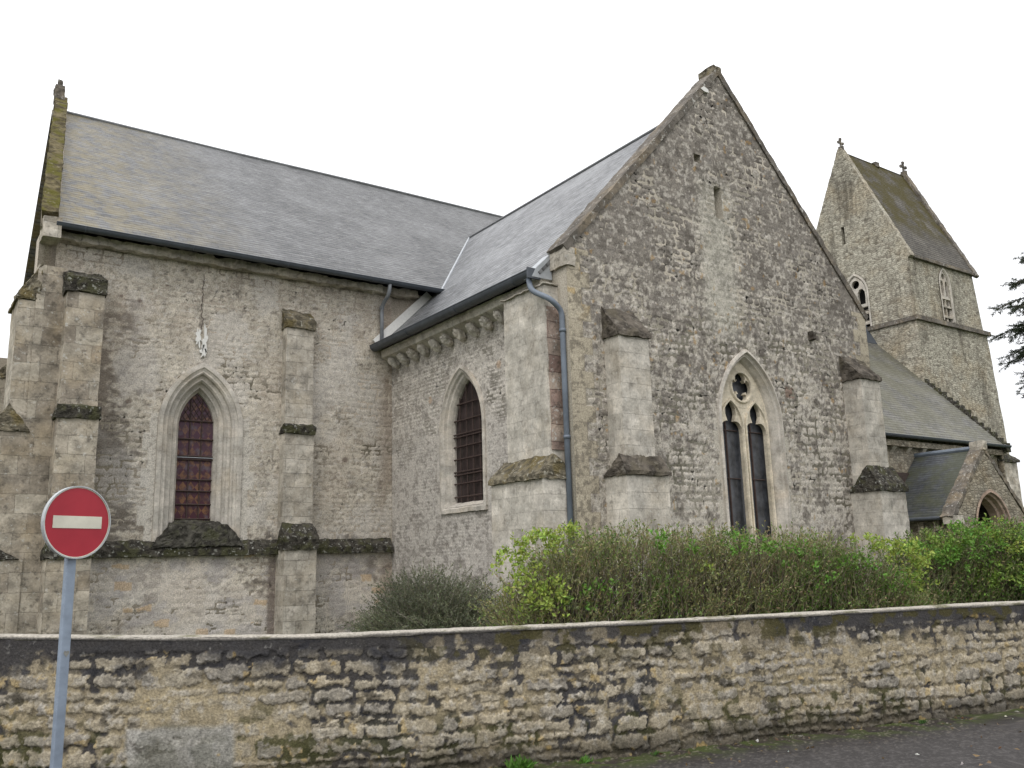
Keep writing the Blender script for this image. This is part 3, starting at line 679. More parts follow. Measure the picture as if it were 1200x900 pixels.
# stained glass, diamonds
def stained():
    m, nt, b = newmat('stained_glass'); L = nt.links.new
    wc, pos = wallcoord(nt); mp = N(nt, 'ShaderNodeMapping'); mp.inputs['Rotation'].default_value = (0, 0, R(45)); mp.inputs['Scale'].default_value = (7, 4.6, 1); 
    ms = N(nt, 'ShaderNodeMapping'); ms.inputs['Scale'].default_value = (1.5, 1, 1); L(wc, ms.inputs[0]); L(ms.outputs[0], mp.inputs[0])
    sc = mp; sc.inputs['Scale'].default_value = (6, 6, 1)
    ch = N(nt, 'ShaderNodeTexChecker'); ch.inputs['Scale'].default_value = 1; L(mp.outputs[0], ch.inputs['Vector'])
    ch.inputs['Color1'].default_value = (.065, .02, .03, 1); ch.inputs['Color2'].default_value = (.17, .085, .04, 1)
    c = mixc(nt, noisef(nt, pos, 7, 6, .42, .58, 0, .9, .7), ch.outputs['Color'], (.055, .025, .03)); c = mixc(nt, noisef(nt, pos, 5, 5, .56, .66, 0, .7), c, (.10, .085, .10))
    sp = N(nt, 'ShaderNodeSeparateXYZ'); L(pos, sp.inputs[0])
    r = N(nt, 'ShaderNodeMapRange'); r.inputs[1].default_value = 2.7; r.inputs[2].default_value = 4.6; r.inputs[3].default_value = .0; r.inputs[4].default_value = .25; L(sp.outputs[2], r.inputs[0])
    c = mixc(nt, r.outputs[0], c, (.10, .08, .12))
    L(c, b.inputs['Base Color']); b.inputs['Roughness'].default_value = .45; b.inputs['Specular IOR Level'].default_value = .2; bump(nt, noisef(nt, pos, 9, 3, 0, 1), b, .01); return m
M['stained'] = stained()
profC = [(.025, .03), (.02, -.012), (-.03, -.018), (-.07, -.016), (-.09, .01), (-.13, .03), (-.16, .02), (-.19, .05), (-.20, .11), (-.25, .13), (-.28, .12), (-.31, .16), (-.32, .22), (-.37, .25), (-.40, .25), (-.42, .30), (-.46, .36), (-.47, .45)]
win = window_part('window', FY(18.0), 5.0, 4.5, .82, .62, profC, 2.2, M['dressed'], 'pointed window with moulded pale stone surround and purple and brown leaded glass')
pane('glass', FY(18.0), 5.0, 4.5, .82, .62, -.46, 2.6, .42, M['stained'], win)
bm = grid_bars(FY(18.0), 5.0, 4.5, .82, .62, -.47, 2.62, 5.3, .405, (-.33, .33), (2.66, 2.95, 3.22, 3.45, 3.86, 3.93, 4.28, 4.66), .013)
# little lozenge leads in the head
for i in range(-5, 6):
    for sg in (1, -1):
        a = Vector((5.0+i*.11-.35*sg*.62, 4.68)); b = Vector((5.0+i*.11+.35*sg*.62, 5.32)); seg = []
        for k in range(25):
            p = a.lerp(b, k/24)
            if math.hypot(abs(p.x-5)+.62, p.y-4.5) < .97: seg.append(p)
        if len(seg) > 1: tube(bm, [(seg[0].x, 18.41, seg[0].y), (seg[-1].x, 18.41, seg[-1].y)], .006, 4)
bm_obj('glazing_bars', bm, M['iron'], win)
bm = bmesh.new(); tube(bm, [(4.60, 18.37, 3.90), (5.40, 18.37, 3.90)], .008, 6); bm_obj('tie_rod', bm, M['lead'], win)
bm = bmesh.new(); hexgrid(bm, [(4.12, 17.86, 2.1), (5.9, 17.86, 2.1), (5.75, 18.5, 2.1), (4.25, 18.5, 2.1), (4.45, 17.93, 2.5), (5.6, 17.93, 2.5), (5.45, 18.5, 2.66), (4.55, 18.5, 2.66)], .05); roughen(bm, .05, 4)
bm_obj('sill', bm, M['sill_moss'], win)['label'] = 'dark mossy sloping window sill'
# string course
def string(name, fr, u0, u1, z, proj=.12, h=.12, slope=.22, mat='moss_cap', step=.07, amp=.02, lab=None, parent=None):
    bm = bmesh.new()
    hexgrid(bm, [fr(u0, -proj, z), fr(u1, -proj, z), fr(u1, .05, z), fr(u0, .05, z), fr(u0, -proj, z+h), fr(u1, -proj, z+h), fr(u1, .05, z+slope+h), fr(u0, .05, z+slope+h)], step); roughen(bm, amp, 5)
    o = bm_obj(name, bm, M[mat], parent or church)
    if lab: o['label'] = lab
    return o
string('string_course', FY(18.0), 2.9, 6.7, 1.92, lab='dark mossy ledge running under the choir window'); string('string_course', FY(18.0), 7.35, 9.28, 1.92)
# white filler patch in the crack above the window and the crack itself
bm = bmesh.new()
for cx, cz, w_, h_, k in ((4.86, 6.35, .05, .17, 1), (4.99, 6.27, .045, .22, 2), (4.97, 6.05, .05, .13, 3)):
    vs_ = []
    for i in range(28):
        a = 2*math.pi*i/28; r_ = 1+1.1*noise.noise(Vector((math.cos(a)*2.5+k*5.3, math.sin(a)*2.5, k*1.7)))
        vs_.append((cx+math.cos(a)*w_*r_, cz+math.sin(a)*h_*r_))
    poly_slab(bm, FY(18.0), vs_, [], -.022, .03)
bm_obj('filler_patch', bm, M['mortar_fill'], church)['label'] = 'white plaster filler in the crack above the window'
bm = bmesh.new(); pts = [(4.93+.05*noise.noise(Vector((z_*2.2, 3, 1)))+.03*noise.noise(Vector((z_*9, 1, 1)))-.02*(7.7-z_), 18.012, z_) for z_ in np.linspace(7.7, 6.5, 26)]
tube(bm, [Vector(p)+Vector((random.uniform(-.015, .015), 0, 0)) for p in pts], .006, 4); bm_obj('wall_crack', bm, M['iron'], church)

# --- buttresses
def buttress(fr, u0, u1, stages, mat, label=None, grow=.03, capmat='moss_cap', name='buttress'):
    """stages from bottom: (z0, z1, projection, weathering height, cap thickness, capmat)"""
    bm = bmesh.new(); caps = []
    for i, (z0, z1, pr, wh, ct, cm) in enumerate(stages):
        g = grow*(len(stages)-1-i)
        a, b = u0-g, u1+g
        hexgrid(bm, [fr(a, -pr, z0), fr(b, -pr, z0), fr(b, .1, z0), fr(a, .1, z0), fr(a, -pr, z1), fr(b, -pr, z1), fr(b, .1, z1), fr(a, .1, z1)], .12)
        nx = stages[i+1][2] if i+1 < len(stages) else -.05
        caps.append((a-.035, b+.035, z1, pr+.05, nx, wh, ct, cm))
    roughen(bm, .012, 3.5)
    o = bm_obj(name, bm, M[mat], church)
    if label: o['label'] = label
    for a, b, z, p0, p1, wh, ct, cm in caps:
        bm = bmesh.new(); g = .04 if p1 > 0 else 0
        hexgrid(bm, [fr(a, -p0, z), fr(b, -p0, z), fr(b, .05, z), fr(a, .05, z), fr(a, -p0, z+ct), fr(b, -p0, z+ct), fr(b-g, -min(p1, p0-.02), z+wh), fr(a+g, -min(p1, p0-.02), z+wh)], .05)
        roughen(bm, .028, 6); bm_obj('weathering', bm, M[cm], o)
    return o
buttress(FY(18.0), 2.30, 2.93, [(0, 1.9, .82, .34, .2, 'moss_cap'), (1.9, 4.38, .76, .26, .22, 'moss_cap'), (4.38, 6.75, .70, .62, .28, 'moss_cap')], 'ashlar_brown', 'brown stone buttress at the left corner of the tall choir wall', .02)
buttress(FY(18.0), 6.66, 7.27, [(0, 2.0, .46, .55, .25, 'moss_cap'), (2.0, 4.42, .26, .22, .18, 'moss_cap'), (4.42, 6.74, .22, .5, .16, 'weather')], 'ashlar', 'speckled stone buttress between the choir window and the transept', .02)
# corner mass on the east side
def FC(u, d, z): return (u, 18.0+d, z)
buttress(FX(1.86), 17.75, 18.9, [(0, 1.9, .62, .3, .16, 'moss_cap'), (1.9, 4.15, .50, .5, .1, 'weather'), (4.15, 6.6, .30, .75, .06, 'weather')], 'ashlar_brown', 'stepped buttress on the east face of the church corner', .03)
bm = bmesh.new(); box(bm, 1.84, 2.34, 17.72, 18.1, 0, 7.3, .12); roughen(bm, .012, 3.5); bm_obj('corner_pier', bm, M['ashlar_brown'], church)
buttress(FX(2.2), 22.3, 23.2, [(0, 4.3, .75, .6, .1, 'weather'), (4.3, 6.0, .5, .8, .1, 'weather')], 'ashlar_brown', 'buttress further back on the east gable', .03)

# --- transept side wall
bm = bmesh.new()
poly_slab(bm, FX(XT+.03), [(YG+.05, 0), (18.1, 0), (18.1, 6.5), (YG+.05, 6.5)], [arch_pts(14.95, 4.3, .85, .57, -.01, 2.75)], 0, .5)
b2_ = bmesh.new(); box(b2_, 17.5, 18.0, YG+.5, 18.1, 0, 6.5); bm_obj('transept_west_wall', b2_, M['ashlar'], church)
sk = wall_skin(FX(XT+.03), YG+.02, 18.03, .1, lambda u: 0*u+6.45, .02, [inarch(14.95, 4.3, .85, .57, 2.75, -.005)], side_field(), .012)
join_body('transept_wall', sk, bm, (.38, .36, .31), M['skin'], church)
profT = [(.02, .035), (.012, -.02), (-.05, -.035), (-.08, .0), (-.12, .02), (-.15, .07), (-.19, .085), (-.23, .14), (-.25, .20), (-.25, .30)]
win = window_part('window', FX(XT), 14.95, 4.3, .85, .57, profT, 2.7, M['dressed'], 'pointed window closed by rusty horizontal bars on the transept side wall')
pane('glass', FX(XT), 14.95, 4.3, .85, .57, -.24, 2.8, .24, M['glass_brown'], win)
bm = grid_bars(FX(XT), 14.95, 4.3, .85, .57, -.25, 2.84, 5.32, .20, (-.62, -.2, .2, .62), (2.95, 3.22, 3.40, 3.46, 3.72, 3.98, 4.18, 4.24, 4.52, 4.86), .013)
bm_obj('glazing_bars', bm, M['iron'], win)
bm = bmesh.new(); hexgrid(bm, [(XT-.03, 14.08, 2.62), (XT-.03, 15.82, 2.62), (XT+.4, 15.82, 2.62), (XT+.4, 14.08, 2.62), (XT-.03, 14.08, 2.70), (XT-.03, 15.82, 2.70), (XT+.4, 15.6, 2.92), (XT+.4, 14.3, 2.92)], .06); roughen(bm, .012, 5)
bm_obj('sill', bm, M['dressed'], win)
# cornice and carved corbels
bm = bmesh.new(); hexgrid(bm, [(XT-.26, 11.8, 6.36), (XT-.26, 18, 6.36), (XT+.02, 18, 6.22), (XT+.02, 11.8, 6.22), (XT-.30, 11.8, 6.52), (XT-.30, 18, 6.52), (XT+.02, 18, 6.52), (XT+.02, 11.8, 6.52)], .12); roughen(bm, .012, 4)
bm_obj('cornice', bm, M['ashlar_clean'], church)
cor_me = []
for k in range(3):
    bm = bmesh.new(); bmesh.ops.create_icosphere(bm, subdivisions=3, radius=1)
    for v in bm.verts:
        p = v.co.copy(); n_ = noise.noise(p*2.1+Vector((k*9, 0, 0)))*.35+noise.noise(p*5+Vector((k*4, 1, 0)))*.15
        p = p*(1+n_); v.co = Vector((-.05+p.x*.15, p.y*.085, -.11+p.z*.12+(.06*-p.x)))
    me = bpy.data.meshes.new('corbel'); bm.to_mesh(me); bm.free(); me.materials.append(M['ashlar_clean']); cor_me.append(me)
for i, y in enumerate((13.3, 13.78, 14.3, 14.78, 15.28, 15.78, 16.28, 16.75, 17.22, 17.66)):
    o = link2('corbel', cor_me[i % 3], None, church); o.matrix_parent_inverse = Matrix.Translation(-church.location); o.location = (XT-.06, y, 6.30); o.rotation_euler = (random.uniform(-.1, .1), 0, 0)
# side buttress at the corner
b_ = buttress(FX(XT), 11.62, 12.86, [(0, 2.95, .62, .42, .08, 'weather'), (2.95, 6.34, .34, .03, .02, 'ashlar_clean')], 'ashlar_clean', 'corner buttress of the transept with a lichen-covered sloping ledge', .14)
# reddish strip
bm = bmesh.new(); box(bm, XT-.30, XT, 11.60, 11.70, 3.45, 5.95, .06); roughen(bm, .01, 5)
M['redstone'] = stone_mat('reddened_stone', (.25, .165, .14), (.38, .32, .26), .5, .3, dark=.6, white=.6, ochre=.1)
bm_obj('reddened_stones', bm, M['redstone'], church)['label'] = 'reddish stained stones behind the blue-grey downpipe'

# --- transept gable wall
def gtop(u): return np.minimum(6.98+(u-9.25)*(11.72-6.98)/(13.6-9.25), 6.93+(18.03-u)*(11.72-6.93)/(18.03-13.6))
GW = arch_pts(13.75, 4.2, .93, .67, -.01, 1.4)
rect = lambda a, b, c, d: [(a, c), (b, c), (b, d), (a, d)]
bm = bmesh.new()
poly_slab(bm, FY(YG+.03), [(9.25, 0), (18.03, 0), (18.03, 6.9), (13.6, 11.7), (9.25, 6.96)], [GW, rect(13.2, 13.42, 8.36, 9.06), rect(12.68, 12.88, 9.46, 9.66)], 0, .45)
inr = lambda a, b, c, d: (lambda u, z: (u > a) & (u < b) & (z > c) & (z < d))
sk = wall_skin(FY(YG+.03), 9.24, 18.04, .1, gtop, .018, [inarch(13.75, 4.2, .93, .67, 1.4, -.005), inr(13.2, 13.42, 8.36, 9.06), inr(12.69, 12.87, 9.47, 9.65)], gable_field(), .010)
join_body('gable_wall', sk, bm, (.33, .31, .25), M['skin'], church)
bm = bmesh.new(); box(bm, 13.0, 13.6, YG+.48, YG+.6, 8.2, 9.2); box(bm, 12.5, 13.0, YG+.48, YG+.6, 9.3, 9.8); bm_obj('slit_backing', bm, M['void'], church)
# window with tracery
profG = [(.02, .035), (.012, -.02), (-.04, -.035), (-.06, .02), (-.09, .05), (-.11, .04), (-.13, .09), (-.16, .14), (-.18, .20), (-.18, .52)]
win = window_part('window', FY(YG), 13.75, 4.2, .93, .67, profG, 1.45, M['dressed'], 'tall two-light gothic window with quatrefoil tracery in the gable')
def circ(cx, cz, r, n=16, a0=0): return [(cx+r*math.cos(a0+2*math.pi*i/n), cz+r*math.sin(a0+2*math.pi*i/n)) for i in range(n)]
def foil(cx, cz, rad, lobe, k=4, a0=math.pi/2, n=10):
    pts = []
    for j in range(k):
        a = a0+2*math.pi*j/k; ox, oz = cx+rad*math.cos(a), cz+rad*math.sin(a)
        half = math.pi*.62
        for i in range(n+1):
            b = a-half+2*half*i/n; pts.append((ox+lobe*math.cos(b), oz+lobe*math.sin(b)))
    return pts
def lancet_hole(c, bottom, w=.31):
    """trefoil-headed light"""
    L_ = [(c-w, bottom), (c-w, 4.02)]
    for i in range(1, 7):      # lower lobe bulging out and in
        a = math.pi-(math.pi*.55)*i/6; L_.append((c-w*.42+w*.58*math.cos(a), 4.02+.20*math.sin(a)))
    L_ += [(c-.115, 4.25), (c-.155, 4.36), (c-.145, 4.47), (c-.08, 4.60), (c, 4.69)]
    return L_+[(2*c-x, z) for x, z in reversed(L_[:-1])]
outer = arch_pts(13.75, 4.2, .93, .67, -.17, 1.45, 18)
holes = [lancet_hole(13.75-.365, 1.5), lancet_hole(13.75+.365, 1.5), foil(13.75, 4.93, .15, .155)]
bm = bmesh.new(); poly_slab(bm, FY(YG), outer, holes, .20, .29)
o = bm_obj('tracery', bm, M['tracery'], win)
bv = o.modifiers.new('bevel', 'BEVEL'); bv.width = .02; bv.segments = 2; bv.limit_method = 'ANGLE'; bv.angle_limit = R(50)
# raised ribs following the light heads
bm = bmesh.new()
for c in (13.385, 14.115):
    sweep_arch(bm, FY(YG), c, 4.1, .345, .30, [(0, .20), (0, .165), (-.035, .165), (-.05, .20)], 1.5, 10)
for r_ in (0,):
    ring = [bm.verts.new((p[0], YG+.165, p[1])) for p in circ(13.75, 4.93, .32, 28)]; ring2 = [bm.verts.new((p[0], YG+.165, p[1])) for p in circ(13.75, 4.93, .29, 28)]; ring3 = [bm.verts.new((p[0], YG+.2, p[1])) for p in circ(13.75, 4.93, .345, 28)]; ring4 = [bm.verts.new((p[0], YG+.2, p[1])) for p in circ(13.75, 4.93, .275, 28)]
    for a, b in ((ring, ring2), (ring3, ring), (ring2, ring4)):
        for i in range(28): bm.faces.new((a[i], a[(i+1) % 28], b[(i+1) % 28], b[i]))
bm_obj('tracery_ribs', bm, M['tracery'], win, recalc=False)
pane('glass', FY(YG), 13.75, 4.2, .93, .67, -.18, 1.5, .36, M['glass_dark'], win)
bm = bmesh.new()
for c in (13.385, 14.115):
    tube(bm, [(c-.02, YG+.35, 1.5), (c-.02, YG+.35, 4.6)], .022, 5)
    for z in (2.0, 3.1, 4.05): tube(bm, [(c-.3, YG+.335, z), (c+.3, YG+.335, z)], .012, 5)
bm_obj('glazing_bars', bm, M['iron'], win)
# coping of the gable
def rake_coping(name, p0, p1, y0, y1, th, lip, mat, parent=church, lab=None, amp=.02, fr=None):
    """p0 low end, p1 peak in (u, z)"""
    bm = bmesh.new(); d = Vector((p1[0]-p0[0], p1[1]-p0[1])).normalized(); n = Vector((-d.y, d.x)) if d.x > 0 else Vector((d.y, -d.x))
    f = fr or (lambda u, y, z: (u, y, z))
    c = []
    for q in (p0, p1):
        for off in (-.04, th): c.append((q[0]+n.x*off, q[1]+n.y*off))
    (a0, a1, b0, b1) = c
    hexgrid(bm, [f(a0[0], y0-lip, a0[1]), f(b0[0], y0-lip, b0[1]), f(b0[0], y1+lip, b0[1]), f(a0[0], y1+lip, a0[1]), f(a1[0], y0-lip, a1[1]), f(b1[0], y0-lip, b1[1]), f(b1[0], y1+lip, b1[1]), f(a1[0], y1+lip, a1[1])], .09)
    roughen(bm, amp, 4); o = bm_obj(name, bm, M[mat], parent)
    if lab: o['label'] = lab
    return o
rake_coping('gable_coping', (9.22, 6.95), (13.6, 11.72), YG, YG+.45, .09, .015, 'coping'); rake_coping('gable_coping', (18.08, 6.88), (13.6, 11.72), YG, YG+.45, .09, .015, 'coping')
bm = bmesh.new(); box(bm, 13.48, 13.72, YG, YG+.42, 11.68, 11.88, .06); roughen(bm, .03, 6); bm_obj('apex_stone', bm, M['weather'], church)
bm = bmesh.new(); box(bm, 9.20, 9.42, YG-.004, YG+.48, 6.66, 7.0, .06); roughen(bm, .02, 6); bm_obj('kneeler', bm, M['ashlar'], church)
bm = bmesh.new(); box(bm, 15.86, 15.98, YG-.10, YG+.1, 6.12, 6.30, .05); roughen(bm, .02, 7); bm_obj('stone_stub', bm, M['weather_dark'], church)
bm = bmesh.new(); poly_slab(bm, FY(YG), [(12.99, 11.16), (13.10, 11.24), (13.22, 11.20), (13.24, 11.13), (13.1, 11.12)], [], -.03, .03); bm_obj('filler_patch', bm, M['mortar_fill'], church)['label'] = 'small white mortar patch near the top of the gable'
# gable buttresses
buttress(FY(YG), 10.02, 10.72, [(0, 2.98, .52, .36, .07, 'weather_dark'), (2.98, 5.42, .36, .62, .08, 'weather_dark')], 'ashlar_clean', 'pale ashlar buttress on the left of the transept gable', .13)
buttress(FY(YG), 16.92, 17.62, [(0, 2.86, .66, .55, .12, 'moss_cap'), (2.86, 5.3, .42, .62, .08, 'weather_dark')], 'ashlar_clean', 'pale ashlar buttress on the right of the transept gable', .12)

# --- roofs
def roof(name, polys, mat, parent=church, sub=True, th=.06):
    """polys: list of (points, origin, udir) ; uv in metres"""
    bm = bmesh.new(); uvl = bm.loops.layers.uv.new('UVMap')
    for pts, org, ud in polys:
        pts = [Vector(p) for p in pts]; org = Vector(org); ud = Vector(ud).normalized()
        n = (pts[1]-pts[0]).cross(pts[2]-pts[0]).normalized()
        if n.z < 0: n = -n
        vd = n.cross(ud)
        if vd.z < 0: vd = -vd
        for sgn in (0, 1):
            q = [p-n*th*sgn for p in pts]; vs_ = [bm.verts.new(p) for p in q]; f = bm.faces.new(vs_ if not sgn else vs_[::-1])
            for l in f.loops: l[uvl].uv = ((l.vert.co-org).dot(ud)+(abs(org.x) if False else 0), (l.vert.co-org).dot(vd))
        m_ = len(pts)
        top = [bm.verts.new(p) for p in pts]; bot = [bm.verts.new(p-n*th) for p in pts]
        for i in range(m_):
            f = bm.faces.new((top[i], top[(i+1) % m_], bot[(i+1) % m_], bot[i]))
            for l in f.loops: l[uvl].uv = ((l.vert.co-org).dot(ud), (l.vert.co-org).dot(vd)+.001)
    return bm_obj(name, bm, M[mat], parent, recalc=False)
EC = 8.1; SC_ = .8549; RC = EC+SC_*(24-17.6)
roof('choir_roof', [([(2.03, 17.6, EC), (19.3, 17.6, EC), (19.3, 24, RC), (2.5, 24, RC)], (0, 17.6, EC), (1, 0, 0)),
                    ([(19.3, 30.4, EC), (2.6, 30.4, EC), (2.5, 24, RC), (19.3, 24, RC)], (0, 30.4, EC), (1, 0, 0))], 'slate')
ST = (11.32-6.6)/(13.67-8.93)
roof('transept_roof', [([(8.93, 11.74, 6.6), (8.93, 18.0, 6.6), (10.5, 18.0, 6.6+ST*1.57), (13.67, 21.5, 11.32), (13.67, 11.74, 11.32)], (8.93, 0, 6.6), (0, 1, 0)),
                       ([(18.41, 11.74, 6.6), (18.41, 18.0, 6.6), (16.84, 18.0, 6.6+ST*1.57), (13.67, 21.5, 11.32), (13.67, 11.74, 11.32)], (18.41, 0, 6.6), (0, 1, 0))], 'slate2')
roof('nave_roof', [([(18.3, 17.68, 5.74), (37.0, 17.68, 5.74), (37.0, 23.6, 12.04), (18.3, 23.6, 12.04)], (0, 17.68, 5.74), (1, 0, 0)),
                   ([(37.0, 29.5, 5.74), (18.3, 29.5, 5.74), (18.3, 23.6, 12.04), (37.0, 23.6, 12.04)], (0, 29.5, 5.74), (1, 0, 0))], 'slate3')
# ridge caps, flashings
bm = bmesh.new(); tube(bm, [(2.6, 24, RC+.01), (7, 24, RC-.01), (12, 24, RC+.02), (19.3, 24, RC+.0)], .05, 8); bm_obj('ridge_cap', bm, M['ridge'], church)
bm = bmesh.new(); tube(bm, [(13.67, 11.76, 11.34), (13.67, 21.45, 11.34)], .04, 8); bm_obj('ridge_cap', bm, M['ridge'], church)
vb = Vector((8.93+(8.1-6.6)/ST, 17.6, 8.115)); vt = Vector((13.67, 21.37, 11.335))
bm = bmesh.new()
dirv = (vt-vb).normalized(); sd = Vector((1, 0, ST)).normalized()
for off0, off1, lift in ((-.07, .0, .03), (0, .03, .03)):
    pass
tube(bm, [vb, vt], .035, 6); bm_obj('valley_flashing', bm, M['lead'], church)
# pale flashing where the transept roof meets the choir wall
bm = bmesh.new(); a = Vector((8.93, 17.955, 6.62)); b = Vector((8.93+(8.05-6.6)/ST, 17.955, 8.03))
vs_ = [bm.verts.new(p) for p in (a, b, b+Vector((-.16, 0, .12)), a+Vector((-.14, 0, .14)))]; vs2 = [bm.verts.new(v.co+Vector((0, .03, 0))) for v in vs_]
bm.faces.new(vs_); bm.faces.new(vs2[::-1])
for i in range(4): bm.faces.new((vs_[i], vs_[(i+1) % 4], vs2[(i+1) % 4], vs2[i]))
bm_obj('flashing', bm, M['mortar_fill'], church)
# gutters
def gutter(p0, p1, r, mat='zinc', nbr=True):
    bm = bmesh.new(); a = Vector(p0); b = Vector(p1); t = (b-a).normalized(); s_ = t.cross(Vector((0, 0, 1))); n = 10; rows = []
    for p in (a, b):
        rows.append([bm.verts.new(p+s_*(r*math.cos(math.pi*k/n))-Vector((0, 0, r*math.sin(math.pi*k/n)))) for k in range(n+1)]+[bm.verts.new(p+s_*(-r*.9*math.cos(math.pi*k/n))-Vector((0, 0, r*.9*math.sin(math.pi*k/n)))) for k in range(n+1)])
    m_ = len(rows[0])
    for k in range(m_): bm.faces.new((rows[0][k], rows[0][(k+1) % m_], rows[1][(k+1) % m_], rows[1][k]))
    for rw in rows: bm.faces.new(rw[:n+1]) 
    k = 0; Ln = (b-a).length
    tube(bm, [a+s_*r, b+s_*r], .012, 6); tube(bm, [a-s_*r, b-s_*r], .012, 6)
    for q in np.arange(.5, Ln, 2.0):
        rg = []; tube(bm, [a+t*q+s_*(r*1.03*math.cos(math.pi*j/8))-Vector((0, 0, r*1.03*math.sin(math.pi*j/8))) for j in range(9)], .012, 4)
    o = bm_obj('gutter', bm, M[mat], church, smooth=False); return o
gutter((2.05, 17.55, 8.10), (10.5, 17.55, 8.10), .085)
gutter((8.85, 11.80, 6.62), (8.85, 18.0, 6.62), .125)
gutter((18.3, 17.62, 5.72), (37.3, 17.62, 5.72), .09)
# fascia under the choir gutter: uneven stone cornice
bm = bmesh.new(); box(bm, 2.08, 9.9, 17.82, 18.1, 7.90, 8.07, .07); roughen(bm, .05, 4.5); bm_obj('cornice', bm, M['ashlar'], church)
# east gable coping with moss + finial
def FEC(u, y, z): return (1.84+.118*(u-18)+y, u, z)
rake_coping('gable_coping', (17.6, EC+.12), (24.0, RC+.30), 0, .29, .12, .0, 'moss_green', lab='gable coping covered with yellow-green moss', fr=FEC, amp=.03)
rake_coping('gable_coping', (30.0, EC+.2), (24.0, RC+.30), 0, .29, .12, .0, 'coping', fr=FEC)
bm = bmesh.new(); box(bm, 2.52, 2.74, 23.75, 24.1, RC+.2, RC+.62, .06); box(bm, 2.57, 2.68, 23.82, 24.0, RC+.6, RC+.80, .05); roughen(bm, .03, 6); bm_obj('finial', bm, M['coping'], church)['label'] = 'broken stone finial on the east gable'
bm = bmesh.new(); box(bm, 1.84, 2.14, 17.5, 18.0, 7.80, 8.2, .08); roughen(bm, .015, 5); bm_obj('kneeler', bm, M['ashlar'], church)
# downpipes
def pipe(pts, r, mat, rings=()):
    bm = bmesh.new(); tube(bm, pts, r, 12)
    for p in rings: tube(bm, [(p[0], p[1], p[2]-.03), (p[0], p[1], p[2]+.03)], r*1.22, 12)
    return bm_obj('downpipe', bm, M[mat], church, smooth=True)
def curve(pts, n=6):
    P_ = [Vector(p) for p in pts]; o_ = [P_[0]]
    for i in range(1, len(P_)-1):
        a, b, c = P_[i-1], P_[i], P_[i+1]; l = min((b-a).length, (c-b).length)*.45
        s0 = b+(a-b).normalized()*l; s1 = b+(c-b).normalized()*l
        for k in range(n+1): t = k/n; o_.append((s0*(1-t)+b*t)*(1-t)+(b*(1-t)+s1*t)*t)
    return o_+[P_[-1]]
xp = XT-.10; yp = YG+.14
pipe(curve([(8.85, 11.92, 6.52), (8.80, 11.80, 6.25), (8.95, yp-.02, 6.02), (xp, yp, 5.85), (xp, yp, 5.6)])+[(xp, yp, .2)], .050, 'pipe', [(xp, yp, 5.5), (xp, yp, 3.65), (xp, yp, 1.6)])
pipe(curve([(9.02, 17.55, 8.05), (9.02, 17.6, 7.8), (9.0, 17.93, 7.6), (9.0, 17.93, 7.3)])+[(9.0, 17.93, 6.62)], .045, 'pipe2', [(9.0, 17.93, 7.55)])
bm = bmesh.new(); box(bm, 8.72, 9.0, 11.76, 11.80, 6.47, 6.66); bm_obj('gutter_end', bm, M['zinc'], church)
bm = bmesh.new(); hexgrid(bm, [(8.80, 11.75, 6.5), (9.24, 11.75, 6.5), (9.24, 12.0, 6.5), (8.80, 12.0, 6.5), (8.9, 11.75, 6.68), (9.24, 11.75, 7.0), (9.24, 12.0, 7.0), (8.9, 12.0, 6.68)], 9); bm_obj('flashing', bm, M['lead'], church)

# --- nave wall
bm = bmesh.new(); box(bm, 18.03, 37.2, 18.0, 18.5, 0, 5.6); box(bm, 36.9, 37.3, 18.0, 20.8, 0, 5.7)
poly_slab(bm, FX(36.95), [(17.8, 0), (29.4, 0), (29.4, 5.6), (23.6, 11.95), (17.8, 5.75)], [], 0, .1)
nave = bm_obj('nave_wall', bm, M['porch'], church)
bm = bmesh.new(); box(bm, 18.03, 37.2, 17.76, 18.0, 5.34, 5.55, .2); roughen(bm, .01, 3); bm_obj('cornice', bm, M['porch'], nave)
ncm = bmesh.new(); hexgrid(ncm, [(-.1, .0, -.18), (.1, .0, -.18), (.1, .1, -.18), (-.1, .1, -.18), (-.12, -.18, .0), (.12, -.18, .0), (.12, .1, .0), (-.12, .1, .0)], .08); roughen(ncm, .01, 5)
nme = bpy.data.meshes.new('corbel'); bmesh.ops.recalc_face_normals(ncm, faces=ncm.faces[:]); ncm.to_mesh(nme); ncm.free(); nme.materials.append(M['ashlar'])
for i in range(19):
    o = link2('corbel', nme, None, nave); o.location = (18.6+i*.98, 17.99, 5.33); o['label'] = 'block corbel under the nave gutter'
# dark west verge of the nave roof, jagged
bm = bmesh.new(); rk = random.Random(4)
for i in range(26):
    y = 17.6+i*.235; z = 5.80+1.065*(y-17.68); box(bm, 36.98, 37.35, y, y+.26, z-.25, z+.16+rk.uniform(-.06, .06), .1)
roughen(bm, .03, 5); bm_obj('verge', bm, M['moss_cap'], church)['label'] = 'dark stepped verge at the west end of the nave roof'
bm = bmesh.new(); box(bm, 37.0, 38.3, 17.9, 18.6, 0, 5.1, .2); roughen(bm, .02, 3); o = bm_obj('buttress', bm, M['ashlar'], church)
bm = bmesh.new(); hexgrid(bm, [(36.9, 17.8, 5.1), (38.4, 17.8, 5.1), (38.4, 18.7, 5.1), (36.9, 18.7, 5.1), (36.9, 17.8, 5.2), (38.4, 17.8, 5.2), (37.3, 18.7, 6.1), (36.9, 18.7, 6.1)], .12); roughen(bm, .03, 4); bm_obj('weathering', bm, M['moss_cap'], o)

# --- tower
TX0, TX1, TY0, TY1 = 37.0, 43.1, 20.74, 26.6
tw = bmesh.new()
EW = arch_pts(23.55, 13.75, .58, .45, 0, 12.0, 8); SW = arch_pts(39.85, 13.9, .42, .45, 0, 12.1, 8)
